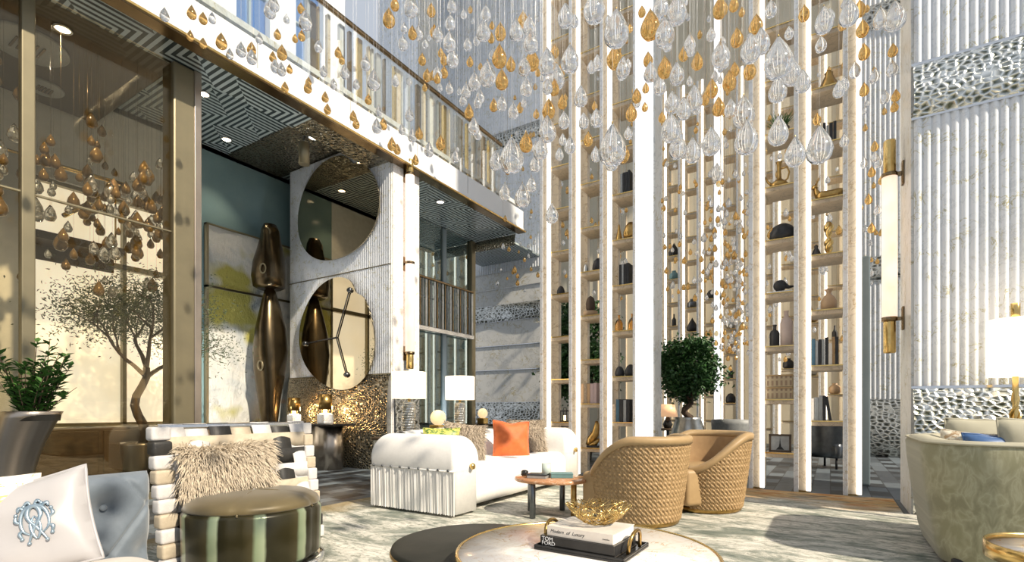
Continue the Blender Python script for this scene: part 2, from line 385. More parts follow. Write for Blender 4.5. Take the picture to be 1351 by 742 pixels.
fo = MB().box(-13, 7, -4, 17, -.1, 0).build('floor', M['floor']); struct(fo)
WALLH = 15.0
def fluted_wall(name, x0, x1, y, th, pitch, a, zsegs, bands, hm, bnx=60):
    w = MB().box(x0, x1, y, y + th, 0, WALLH).build(name, M['slab']); struct(w)
    f = MB()
    for z0, z1 in zsegs: flutes(f, x0 + .02, x1 - .005, y - .012, z0, z1, pitch, a)
    f.build('fluted_cladding', M['fluted'], w)
    for i, (z0, z1) in enumerate(bands):
        b = band(MB(), x0 + .01, x1 - .005, y - .012, z0, z1, .10, bnx, 14, i * 1.7)
        b.build('hammered_band', M[hm], w)
        t = MB()
        for z in (z0, z1):
            if z > .05: t.box(x0, x1, y - .04, y, z - .012, z + .012)
        if t.v: t.build('band_edge', M['chrome'], w)
    return w
ZS = [(1.2, 3.7), (4.2, 9.0), (9.5, WALLH)]; ZB = [(0, 1.2), (3.7, 4.2), (9.0, 9.5)]
fluted_wall('wall_right', .64, 6.0, 6.05, .85, .066, .026, ZS, ZB, 'hammered', 120)
fluted_wall('wall_back', .3, 3.2, 13.2, .3, .085, .03, ZS, ZB, 'hammered_far')
# left back wall: smooth marble below, fluted above
w = MB().box(-13, -6.9, 13.2, 13.5, 0, WALLH).build('wall_back_left', M['slab']); struct(w)
flutes(MB(), -12.98, -6.92, 13.185, 5.2, 9.0, .085, .03).build('fluted_cladding', M['fluted'], w)
flutes(MB(), -12.98, -6.92, 13.185, 9.5, WALLH, .085, .03).build('fluted_cladding', M['fluted'], w)
for i, (z0, z1) in enumerate(ZB):
    band(MB(), -12.98, -6.92, 13.18, z0, z1, .10, 90, 12, i).build('hammered_band', M['hammered_far'], w)
tr = MB()
for z in (1.2, 3.7, 4.2, 2.2, 2.95, 4.7): tr.box(-12.98, -6.92, 13.17, 13.2, z - .008, z + .008)
tr.build('panel_joint', M['chrome'], w)
w = MB().box(-10.5, 3.4, 16.5, 16.7, 0, WALLH).build('wall_far', M['cream_wall']); struct(w)
pj = MB()
for i in range(27): pj.box(-10.3 + i * .5, -10.27 + i * .5, 16.46, 16.5, 0, WALLH)
pj.build('panel_joint', M['upright'], w)

# ---- left side: glass front, mezzanine, lobby behind
ZM = 5.0; XF = -5.85; XG = -6.4; ZC = 5.48
fas = MB().rbox(XF - .12, XF, -4, 9.89, ZM + .05, 5.44, .012, 2, False).build('trim_1', M['white_panel']); struct(fas)
j = MB()
for yy in (.8, 2.2, 3.6, 5.0, 6.4, 7.8): j.box(XF - .002, XF + .003, yy, yy + .012, ZM + .1, 5.435)
j.build('panel_joint', M['greywall'], fas)
MB().rbox(XF - .16, XF + .03, -4, 9.92, ZM - .04, ZM + .0, .01, 2, False).build('edge_moulding', M['bronze'], fas)
MB().rbox(XF - .12, XF + .02, -4, 9.90, ZM + .0, ZM + .05, .01, 2, False).build('edge_moulding', M['white_panel'], fas)
MB().rbox(XF - .02, XF + .045, -4, 9.93, ZM - .03, ZM + .0, .006, 2, False).build('edge_moulding', M['gold'], fas)
so = MB().box(-7.25, XF - .13, 6.75, 9.89, ZM - .02, ZM + .3)
so.box(XG - .06, XF - .13, -4, 4.5, ZM - .02, ZM + .3)
s = so.build('ceiling_soffit', M['meander']); struct(s)
MB().box(XG - .06, XF - .13, 4.5, 6.75, ZM - .02, ZM + .3).build('hammered_panel', M['hammered_brown'], s)
band(MB(), -7.2, XF - .2, 9.9, ZM - .28, ZM - .03, .05, 40, 8).build('hammered_panel', M['hammered_brown'], s)
# mezzanine deck and the room behind it
dk = MB().box(-13, XF - .13, -4, 9.89, ZM + .58, ZM + .66).build('floor_mezzanine', M['slab']); struct(dk)
up = MB()
for y0 in (-4, -2.4, -.8, .8, 2.2, 3.4, 4.6, 5.8, 7.0): up.box(-9.3, -9.0, y0, y0 + .55, ZM + .4, 12)
up.box(-9.3, -9.0, -4, 7.6, 11.2, 12).box(-9.3, -9.0, -4, 7.6, ZM + .4, ZM + .75)
u = up.build('wall_upper_left', M['white_panel']); struct(u)
k = 2
for y0 in (.8, 2.2, 3.4, 4.6, 5.8):
    y1 = {.8: 2.2, 2.2: 3.4, 3.4: 4.6, 4.6: 5.8, 5.8: 7.0}[y0]
    wn = MB().box(-9.18, -9.16, y0 + .55, y1, ZM + .75, 11.2).build('window_%d' % k, M['blue_glass']); struct(wn); k += 1
    fr = MB().box(-9.2, -9.12, (y0 + .55 + y1) / 2 - .02, (y0 + .55 + y1) / 2 + .02, ZM + .75, 11.2)
    for z in (7.3, 8.8, 10.2): fr.box(-9.2, -9.12, y0 + .55, y1, z - .02, z + .02)
    fr.build('window_frame', M['bluegrey'], wn)
# big marble pier above, seen past the railing
hc = MB().box(-13, 3.4, 6.9, 16.7, WALLH, WALLH + .2).build('ceiling_shade_slab', M['white_panel']); struct(hc)  # unseen slab added to keep sun and sky off the upper walls
pw = MB().box(-11.2, -9.6, 10.6, 11.4, 5.4, WALLH).build('wall_pier', M['slab']); struct(pw)
flutes(MB(), -11.18, -9.62, 10.58, 5.4, WALLH, .085, .03).build('fluted_cladding', M['fluted'], pw)

rail = thing('balcony_railing', 'glass balcony railing with slats standing in for wall reflections above the white gallery edge', 'railing', (0, 0, 0))
MB().rbox(XF - .10, XF - .04, -4, 9.1, 6.56, 6.63, .02, 3).build('handrail', M['bronze'], rail)
ys = [-4, -1.2, .8, 2.2, 3.6, 5.0, 6.4, 7.8, 9.05]
for a, b in zip(ys[:-1], ys[1:]): MB().box(XF - .08, XF - .066, a + .01, b - .01, 5.42, 6.57).build('glass_panel', M['clear_glass'], rail)
q = 4.4
for i in range(60):
    if q > 9.0: break
    m_ = [M['greywall'], M['upright'], M['bronze'], M['slab'], M['gold']][(i * 7) % 5]
    wdt = (.05, .09, .03)[i % 3]
    MB().rbox(XF - .2, XF - .14, q, q + wdt, 5.42, 6.56, .006, 1, False).build('slat', m_, rail); q += .06 + .05 * ((i * 5) % 4)  # slats added for the fluted wall's reflection in the railing glass

# glass front
def strukt_glass(name, y0, y1, x=XG, z0=.06, z1=ZM - .03, mat='bronze_glass'):
    g = MB().box(x - .012, x + .012, y0, y1, z0, z1).build(name, M[mat]); return struct(g)
g = strukt_glass('window_1', -4, 2.9)
MB().box(XG - .02, XG + .02, -4, 2.9, 3.02, 3.035).box(XG - .02, XG + .02, -4, 2.9, .0, .07).build('transom', M['champagne'], g)
mu = MB()
for yy in (-1.0, 1.62): mu.rbox(XG - .05, XG + .05, yy, yy + .10, 0, ZM - .03, .01, 2, False)
mu.build('mullion', M['champagne'], g)
c = MB().rbox(XG - .20, XG + .07, 2.9, 3.2, 0, ZM - .03, .02, 2, False).build('trim_2', M['champagne']); struct(c)
MB().rbox(XG + .05, XG + .085, 3.12, 3.20, 0, ZM - .03, .008, 2, False).build('column_edge', M['pot_metal'], c)

# lobby behind the glass
lw = MB().box(-9.3, -9.0, 4.55, 9.6, 0, ZC).build('wall_left', M['teal']); struct(lw)
lc = MB().box(-9.3, -9.0, -4, 2.4, 0, ZC).box(-9.3, -9.0, 2.4, 4.55, 4.15, ZC).box(-9.3, -9.0, 2.4, 4.55, 0, .75).build('wall_lobby', M['curtain']); struct(lc)
wn = MB().box(-9.2, -9.15, 2.4, 4.55, .75, 4.15).build('window_8', M['daylight']); struct(wn)
fr = MB()
for yy in (2.4, 3.45, 4.5): fr.box(-9.15, -9.06, yy, yy + .05, .75, 4.15)
fr.box(-9.15, -9.06, 2.4, 4.55, .75, .80).box(-9.15, -9.06, 2.4, 4.55, 3.1, 3.18).box(-9.15, -9.06, 2.4, 4.55, 4.1, 4.15); fr.build('window_frame', M['champagne'], wn)
ce = MB().box(-9.3, XG - .06, -4, 5.0, ZC, ZC + .05).build('ceiling', M['meander']); struct(ce)
MB().box(-9.3, XG - .06, 5.0, 6.0, ZC - .02, ZC + .05).build('hammered_panel', M['hammered_brown'], ce)
MB().box(-9.3, -7.25, 6.0, 13.2, ZC, ZC + .05).build('meander_panel', M['meander'], ce)
cb = MB().rbox(-8.9, XG - .1, -4, 3.05, 5.06, ZC - .01, .02, 2, False).build('ceiling_recess', M['brown']); struct(cb)
sk = MB().rbox(-8.98, -8.6, -2.5, 4.5, 0, .74, .02, 2, False).build('sideboard', M['dark_wood'])
tag(sk, 'long low dark wooden sideboard under the sunlit window behind the bronze glass', 'sideboard')
for i in range(5): MB().rbox(-8.6, -8.575, -2.4 + i * 1.36, -1.1 + i * 1.36, .05, .70, .008, 1, False).build('door', M['dark_wood'], sk)

def wall_screen():
    y = 5.96; x0, x1 = -8.62, -6.0
    w = MB().box(x0, x1, y, 6.62, 0, ZC - .03).build('wall_screen', M['slab']); struct(w)
    flutes(MB(), x0 + .01, x1 - .01, y - .008, 1.58, ZC - .05, .05, .012, 4).build('fluted_cladding', M['fluted'], w)
    band(MB(), x0 + .01, x1 - .01, y - .005, 0, 1.56, .05, 60, 14).build('hammered_band', M['hammered_brown'], w)
    MB().box(x0, x1, y - .025, y, 1.56, 1.58).box(x0, x1, y - .022, y, 3.33, 3.345).build('panel_joint', M['champagne'], w)
    MB().box(x1 - .005, x1 + .02, y + .02, 6.6, 0, ZC - .05).build('side_panel', M['edge_marble'], w)
    band(MB(), 0, .58, 0, 0, 1.3, .03, 12, 12).xf(Matrix.Translation((x1 + .015, y + .03, 0)) @ Matrix.Rotation(pi / 2, 4, 'Z')).build('hammered_band', M['hammered_far'], w)
    return y
yW = wall_screen()
def blob(cx, cz, rx, rz, wob):
    pts = []
    for k in range(72):
        a = 2 * pi * k / 72; r = 1 + wob[0] * cos(2 * a + wob[1]) + wob[2] * cos(3 * a + wob[3])
        nt = exp(-((a - wob[4]) / .16) ** 2) * .10
        pts.append((rx * r * (1 - nt) * cos(a), rz * r * (1 - nt) * sin(a)))
    return pts
def mirror(label, cz, wob, rods):
    cx = -7.25; t = thing('wall_mirror', label, 'mirror', (cx, yW - .07, cz))
    pts = blob(cx, cz, 1.0, .93, wob); n = len(pts)
    def slab(sc, y0, y1): 
        m = MB(); vs = [(p[0] * sc, y0, p[1] * sc) for p in pts] + [(p[0] * sc, y1, p[1] * sc) for p in pts]
        m.add(vs, [tuple(range(n)), tuple(range(2 * n - 1, n - 1, -1))] + [(i, (i + 1) % n, n + (i + 1) % n, n + i) for i in range(n)]); return m
    slab(1.0, -.012, .012).build('mirror_glass', M['mirror'], t)
    slab(.93, .014, .05).build('mirror_backing', M['dark_wood'], t)
    for (a, b) in rods:
        MB().tube([(0.05, -.03, -.05), (a, -.03, b)], .011, 6).build('rod', M['black'], t)
        MB().lathe([(.0, 0), (.045, .0), (.05, .02), (.03, .05), (0, .05)], 14).xf(Matrix.Translation((a, -.012, b)) @ Matrix.Rotation(pi / 2, 4, 'X')).build('knob', M['gunmetal'], t)
mirror('rounded bronze mirror, the upper one on the fluted marble screen wall', 4.45, (.05, .4, .03, 1.0, 1.05), [])
mirror('rounded bronze mirror with three rods, the lower one on the fluted marble screen wall', 2.28, (.06, 2.2, .04, 2.4, .95), [(-.80, -.10), (.38, .72), (.30, -.70)])

# teal glass bay past the screen wall
g = strukt_glass('window_9', 6.64, 9.85, -7.25, .06, ZM - .03, 'teal_glass')
MB().rbox(-7.3, -7.2, 8.72, 8.84, 0, ZM - .03, .01, 1, False).box(-7.28, -7.22, 6.64, 9.85, 3.35, 3.37).build('mullion', M['bluegrey'], g)
MB().rbox(-7.34, -7.16, 9.72, 9.88, 0, ZM - .03, .02, 2, False).build('corner_post', M['champagne'], g)
MB().rbox(-7.31, -7.19, 7.75, 7.93, 0, 2.62, .02, 2, False).build('mullion', M['bluegrey'], g)
rl = thing('gallery_railing', 'short slatted balcony front with a bright lower rail beyond the teal glass', 'railing', (-7.12, 0, 0))
MB().rbox(-.06, .04, 6.7, 9.7, 2.62, 2.72, .01, 1, False).build('lower_rail', M['chrome'], rl)
MB().rbox(-.05, .03, 6.7, 9.7, 3.70, 3.75, .01, 1, False).build('handrail', M['bronze'], rl)
for i in range(34):
    MB().box(-.02, .005, 6.72 + i * .089, 6.72 + i * .089 + (.05, .03, .02)[i % 3], 2.72, 3.70).build('slat', [M['slab'], M['bronze'], M['greywall']][i % 3], rl)
cu = MB().grid(lambda u, v: (-7.9 + .05 * sin(u * 40), 6.7 + 2.3 * u, .02 + 2.6 * v), 90, 3)
co = cu.build('curtain', M['curtain']); tag(co, 'white sheer curtain hanging behind the teal glass beside the table lamps', 'curtain')
co.modifiers.new('thick', 'SOLIDIFY').thickness = .006
cu = MB().grid(lambda u, v: (-8.48 + .05 * sin(u * 46), -1.5 + 3.7 * u, .02 + 4.1 * v), 120, 3)
co = cu.build('curtain', M['curtain']); tag(co, 'pale crinkled curtain hanging behind the bronze glass above the potted shrub', 'curtain')
co.modifiers.new('thick', 'SOLIDIFY').thickness = .006
for lab, z0, z1 in (('long textured painting with yellow patches under the teal wall, upper canvas', 3.10, 4.12), ('tall textured painting with yellow patches behind the bronze sculpture, lower canvas', .30, 3.06)):
    a = thing('painting', lab, 'painting', (-8.96, 6.35, 0))
    MB().grid(lambda u, v: (.03 + .012 * sin(u * 31 + v * 17) * sin(v * 23), -1.72 + 3.4 * u, z0 + (z1 - z0) * v), 70, 40).build('canvas', M['art'], a)
    fr = MB().box(-.03, .05, -1.76, -1.72, z0 - .03, z1 + .03).box(-.03, .05, 1.68, 1.72, z0 - .03, z1 + .03).box(-.03, .05, -1.76, 1.72, z0 - .03, z0).box(-.03, .05, -1.76, 1.72, z1, z1 + .03)
    fr.box(-.03, .0, -1.74, 1.7, z0, z1).build('canvas_frame', M['champagne'], a)

def downlight(p, label, r=.07):
    t = thing('downlight', label, 'downlight', p, group='recessed ceiling lights')
    MB().lathe([(r * 1.25, .012), (r * 1.25, -.006), (r, -.01), (r * .9, .004), (r * .9, .012)], 20).build('bezel', M['chrome'], t)
    MB().lathe([(r * .9, .01), (r * .9, .0), (0, -.004)], 20).build('lens', M['spot'], t)
    L = bpy.data.lights.new('downlight_beam', 'SPOT'); L.energy = 60; L.spot_size = radians(80); L.spot_blend = .7; L.color = (1, .84, .62); L.shadow_soft_size = .05
    o = bpy.data.objects.new('downlight_beam', L); COL.objects.link(o); o.location = (p[0], p[1], p[2] - .06)
downlight((-6.95, 2.1, 5.05), 'bright downlight in the brown ceiling behind the glass')
downlight((-7.55, 3.85, 5.47), 'bright downlight in the meander ceiling above the painting')
downlight((-7.2, 5.4, 5.45), 'downlight in the hammered ceiling above the round mirrors')
downlight((-6.35, 7.6, 4.97), 'downlight in the gallery soffit past the wall light')
downlight((-8.5, 4.7, 5.47), 'downlight near the teal wall above the sculpture')
downlight((-7.9, 1.0, 5.05), 'downlight in the brown ceiling toward the curtain')
for i, (p, r) in enumerate((((-7.57, 1.98, 5.055), .36), ((-8.4, 2.35, 5.055), .2))):
    t = thing('ceiling_disc', ('large round pale ceiling disc with a square grille', 'small round pale ceiling disc beside the large one')[i], 'ceiling fitting', p)
    MB().lathe([(r, 0), (r, -.02), (r * .96, -.03), (0, -.03)], 36).build('disc', M['greywall'], t)
    sq = MB()
    for q in range(5): sq.box(-r * .35, r * .35, -r * .35 + q * r * .16, -r * .35 + q * r * .16 + .02, -.045, -.03)
    sq.build('grille', M['bronze'], t)
sp = thing('ceiling_spotlight', 'cylindrical bronze ceiling spotlight beside the screen wall', 'spotlight', (-6.5, 4.72, 4.98))
MB().cyl((0, 0), .012, -.12, 0, 8).build('stem', M['gunmetal'], sp)
MB().lathe([(.07, -.42), (.075, -.42), (.075, -.12), (.05, -.10), (0, -.10)], 24).build('housing', M['champagne'], sp)
MB().lathe([(.066, -.41), (0, -.405)], 20).build('lens', M['spot'], sp)

# sconces
def sconce(label, loc, side, segs, r):
    t = thing('wall_light', label, 'wall light', loc)
    zt = segs[-1]; zb = segs[0]
    MB().lathe([(r, segs[1]), (r, segs[2])], 24).build('alabaster_tube', M['alabaster'], t)
    for a, b in ((segs[0], segs[1]), (segs[2], segs[3])):
        MB().lathe([(r * .72, a), (r * .8, a + .01), (r * .8, b - .01), (r * .72, b)], 24).build('brass_end', M['gold'], t)
    for z in (segs[1] - .0, segs[2] + .0):
        MB().cyl((0, 0), r * 1.03, z - .02, z + .02, 24).build('collar', M['bronze'], t)
        MB().box(min(0, side * .11), max(0, side * .11), -.02, .02, z - .018, z + .018).rbox(side * .11 - .012, side * .11 + .012, -.045, .045, z - .12, z + .12, .01, 2).build('bracket', M['bronze'], t)
    L = bpy.data.lights.new('wall_light_glow', 'POINT'); L.energy = 25; L.color = (1, .8, .6); L.shadow_soft_size = .15
    return t
sconce('long alabaster wall light with brass ends on the edge of the fluted right wall', (.52, 6.57, 0), 1, (1.58, 1.93, 3.42, 3.78), .068)
sc = sconce('tall alabaster wall light on the marble end of the mirror wall', (-5.875, 6.26, 0), -1, (1.66, 1.92, 4.86, 5.10), .075)
MB().cyl((0, 0), .078, 3.38, 3.42, 24).build('collar', M['bronze'], sc)
MB().rbox(-.122, -.098, -.05, .05, 3.28, 3.52, .01, 2).box(-.11, 0, -.02, .02, 3.38, 3.42).build('bracket', M['bronze'], sc)
po = MB().rbox(.30, .44, 8.1, 8.26, 0, 3.0, .02, 2, False).build('trim_3', M['bluegrey']); struct(po)
# sculpture
tt = thing('totem_sculpture', 'tall polished bronze totem sculpture of stacked swelling forms beside the mirror wall', 'sculpture', (-8.42, 5.42, 0))
lo = [(.19, 0), (.19, .3), (.17, .7), (.22, 1.1), (.30, 1.6), (.33, 1.95), (.29, 2.35), (.20, 2.7), (.11, 3.0), (.06, 3.06)]
def lob(a, t): return 1 + .10 * cos(3 * a + 4 * t) * sin(pi * t) + .05 * cos(2 * a - 3 * t)
MB().lathe([(.27, 0), (.27, .06), (.22, .07), (.20, .08)], 32).build('base', M['black'], tt)
MB().lathe([(r * .82, z + .08) for r, z in lo], 32, rad=lob).build('lower_form', M['sculpture_bronze'], tt)
upf = [(.24, 3.12), (.32, 3.16), (.34, 3.35), (.31, 3.6), (.25, 3.8), (.20, 4.0), (.18, 4.15), (.12, 4.26), (0, 4.29)]
MB().lathe([(r * .82, z) for r, z in upf], 32, rad=lob).build('upper_form', M['sculpture_bronze'], tt)
for (ax, z, rr) in ((-.9, 4.08, .17), (-1.0, 3.42, .32), (-1.2, 1.75, .31)):
    MB().tube([(rr * .82 * cos(ax) + .05 * cos(q) * -sin(ax), rr * .82 * sin(ax) + .05 * cos(q) * cos(ax), z + .08 * sin(q)) for q in [2 * pi * i / 16 for i in range(16)]], .014, 6, True).build('ring_relief', M['champagne'], tt)
# leafy fine tree behind glass
def leaf_cloud(mb, n, sampler, L, W, rnd, droop=.2):
    for _ in range(n):
        p = Vector(sampler()); d = Vector((rnd.gauss(0, 1), rnd.gauss(0, 1), rnd.gauss(0, .7) - droop)).normalized(); s = d.orthogonal().normalized()
        s.rotate(Matrix.Rotation(rnd.uniform(0, 6.28), 3, d)); l = L * rnd.uniform(.6, 1.2); w_ = W * rnd.uniform(.7, 1.2); up = d.cross(s) * l * .12
        mb.add([p, p + d * l * .45 + s * w_ + up, p + d * l, p + d * l * .45 - s * w_ + up], [(0, 1, 2), (0, 2, 3)])
    return mb
def branches(mb, base, d, length, r, depth, rnd, tips, spread=.6, seg=5):
    p = Vector(base); pts = [p.copy()]; d = Vector(d).normalized()
    for i in range(seg):
        d = (d + Vector((rnd.gauss(0, .13), rnd.gauss(0, .13), rnd.gauss(.03, .06)))).normalized(); p = p + d * length / seg; pts.append(p.copy())
    mb.tube(pts, [r * (1 - .45 * i / seg) for i in range(seg + 1)], 6 if depth else 5)
    if depth == 0: tips.append((pts[-1], pts[-3])); return
    for k in range(3 if depth > 1 else 3):
        a = rnd.uniform(0, 2 * pi); o = Vector((cos(a), sin(a), rnd.uniform(-.1, .35))) * spread
        branches(mb, pts[-1] if k else pts[-2], d + o, length * rnd.uniform(.6, .85), r * .55, depth - 1, rnd, tips, spread, seg)
def tree(name, label, loc, trunk, r, depth, leaves, L, W, mat, seed, spread=.75, jit=.14, first=(.0, 0, 1), blen=None, parts=None):
    rnd = random.Random(seed); t = thing(name, label, 'tree', loc); m = MB(); tips = []
    base = (0, 0, trunk[0]); n = 8; pts = []; 
    for i in range(n + 1): pts.append(Vector((.05 * sin(i * 1.1) + first[0] * i / n, .05 * sin(i * .9 + 1) - .04, trunk[0] + (trunk[1] - trunk[0]) * i / n)))
    m.tube(pts, [r * (1.25 - .45 * i / n) for i in range(n + 1)], 8)
    for k in range(4):
        a = 2 * pi * k / 4 + rnd.uniform(-.4, .4); branches(m, pts[-1 - (k % 2)], (cos(a) * spread, sin(a) * spread, .9), blen or .5, r * .6, depth, rnd, tips, spread)
    m.build('trunk', M['bark'], t)
    def smp():
        a, b = rnd.choice(tips); p = a.lerp(b, rnd.random()); return p + Vector((rnd.gauss(0, jit), rnd.gauss(0, jit), rnd.gauss(0, jit * .8)))
    leaf_cloud(MB(), leaves, smp, L, W, rnd).build('foliage', mat, t); return t
t = tree('olive_tree', 'airy fine-leaved tree standing behind the bronze glass before the bright window', (-7.80, 3.2, 0), (.55, 1.55), .05, 2, 9000, .055, .008, M['leaf_fine'], 5, .9, .19, (.05, 0, 1), .54)
MB().lathe([(.16, 0), (.2, .02), (.25, .52), (.25, .56), (.22, .56), (.21, .5)], 28).build('planter', M['pot_metal'], t)
MB().lathe([(.215, .5), (0, .52)], 20).build('soil', M['bark'], t)
# gold handrail of a stair in the lobby
hr = thing('stair_handrail', 'brass stair handrail seen through the bronze glass under the brown ceiling', 'handrail', (-8.74, 2.2, 0))
MB().tube([(.1, -2.2, 4.2), (.1, .2, 4.2), (.2, 1.1, 4.2)], .03, 8).tube([(.2, 1.1, 4.2), (.5, .3, 3.45)], .03, 8).build('rail', M['gold'], hr)
ps = MB()
for yy in (-2.0, -1.0, 0, 1.0): ps.tube([(.1, yy, 3.3), (.1, yy, 4.2)], .012, 6)
ps.build('post', M['gold'], hr)
MB().box(-.22, .14, -2.3, 1.1, 3.2, 3.3).build('landing', M['dark_wood'], hr)
MB().box(-.25, -.22, -2.3, 1.1, 3.0, 3.3).build('wall_bracket', M['dark_wood'], hr)

def uplight(p, label, e):  # fixtures added as fill to brighten the dim lobby and gallery end
    t = thing('added_fill_light', label, 'uplight', p)
    MB().lathe([(.07, 0), (.09, .01), (.09, .03), (.075, .035), (.07, .02), (0, .02)], 20).build('bezel', M['chrome'], t)
    MB().lathe([(.065, .024), (0, .026)], 16).build('lens', M['spot'], t)
    L = bpy.data.lights.new('added_fill_beam', 'SPOT'); L.energy = e; L.spot_size = radians(120); L.spot_blend = .8; L.color = (.92, .97, 1); L.shadow_soft_size = .15
    o = bpy.data.objects.new('added_fill_beam', L); COL.objects.link(o); o.location = (p[0], p[1], p[2] + .08); o.rotation_euler = (pi, 0, 0)
uplight((-7.3, 3.9, 0), 'added fill uplight in the lobby behind the strap chair', 130)
uplight((-8.2, 4.5, 0), 'added fill uplight near the base of the bronze sculpture', 90)
uplight((-6.8, 8.4, 0), 'added fill uplight under the gallery end beyond the lamps', 160)
# ================================================================ FURNITURE
rp_ = [(-4.35, -3), (5.5, -3), (5.5, 6.0), (.58, 6.0), (.58, 6.92), (-4.35, 6.92)]
rg = MB().add([(x, y, 0.001) for x, y in rp_] + [(x, y, .02) for x, y in rp_], [(5, 4, 3, 2, 1, 0), (6, 7, 8, 9, 10, 11)] + [(i, (i + 1) % 6, 6 + (i + 1) % 6, 6 + i) for i in range(6)]).build('rug', M['rug'])
tag(rg, 'large abstract cream and grey rug with rusty streaks under the lounge furniture', 'rug')
RZ = .02

def cushion_mesh(w, h, t, pinch=.07, n=22, wr=.0, seed=0, dent=0.):
    rnd = random.Random(seed); ph = rnd.uniform(0, 6)
    mb = MB()
    for sgn in (-1, 1):
        def f(u, v):
            a, b = 2 * u - 1, 2 * v - 1
            th = t * .5 * ((1 - abs(a) ** 2.6) * (1 - abs(b) ** 2.6)) ** .5 if abs(a) < 1 and abs(b) < 1 else 0
            th *= 1 + wr * sin(a * 5 + ph) * sin(b * 6 + 2 * ph)
            th += wr * .25 * t * sin(9 * (abs(a) - abs(b)) + ph) * (abs(a * b)) ** 1.5
            x = w / 2 * a * (1 - pinch * (1 - b * b)); z = h / 2 * b * (1 - pinch * (1 - a * a))
            z -= dent * h * exp(-(a / .35) ** 2) * max(0, b)
            return (x, sgn * max(th, 0.0), z)
        mb.grid(f, n, n)
    return mb
def cushion(label, mat, loc, w, h, t, rz, tilt, group=None, roll=0, wr=.08, dent=0., pinch=.07, piping=None):
    c = thing('cushion', label, 'cushion', loc, group=group); c.rotation_mode = 'XYZ'
    c.rotation_euler = (tilt, roll, rz)
    cushion_mesh(w, h, t, pinch, 22, wr, int(abs(loc[1]) * 100), dent).build('cover', mat, c)
    pts = []
    for k in range(80):
        q = 4 * k / 80; s, r_ = int(q), q % 1
        a, b = [(-1 + 2 * r_, -1), (1, -1 + 2 * r_), (1 - 2 * r_, 1), (-1, 1 - 2 * r_)][s]
        pts.append((w / 2 * a * (1 - pinch * (1 - b * b)), 0, h / 2 * b * (1 - pinch * (1 - a * a)) - dent * h * exp(-(a / .35) ** 2) * max(0, b)))
    MB().tube(pts, .006, 6, True).build('piping', piping or mat, c)
    return c
def fur_cushion(label, mat, loc, w, h, t, rz, tilt, n, L, seed, group=None, roll=0):
    c = cushion(label, mat, loc, w, h, t, rz, tilt, group, roll, .03)
    rnd = random.Random(seed); mb = MB()
    for _ in range(n):
        a, b = rnd.uniform(-1, 1), rnd.uniform(-1, 1); sg = -1 if rnd.random() < .85 else 1
        th = t * .5 * max(0, (1 - abs(a) ** 2.6) * (1 - abs(b) ** 2.6)) ** .5
        p = Vector((w / 2 * a * (1 - .07 * (1 - b * b)), sg * th, h / 2 * b * (1 - .07 * (1 - a * a))))
        d = Vector((a * .5 + rnd.gauss(0, .35), sg * (.55 + .3 * rnd.random()), -.65 + .55 * max(0, b) + b * .3 + rnd.gauss(0, .25))).normalized()
        s = d.cross(Vector((0, sg, .2))).normalized() * .0035; l = L * rnd.uniform(.5, 1.15)
        p2 = p + d * l * .55; p3 = p + d * l + Vector((0, 0, -.3 * l))
        mb.add([p - s, p + s, p2 + s * .7, p2 - s * .7, p3], [(0, 1, 2, 3), (3, 2, 4)])
    f = mb.build('fur', mat, c); f['kind'] = 'stuff'; return c

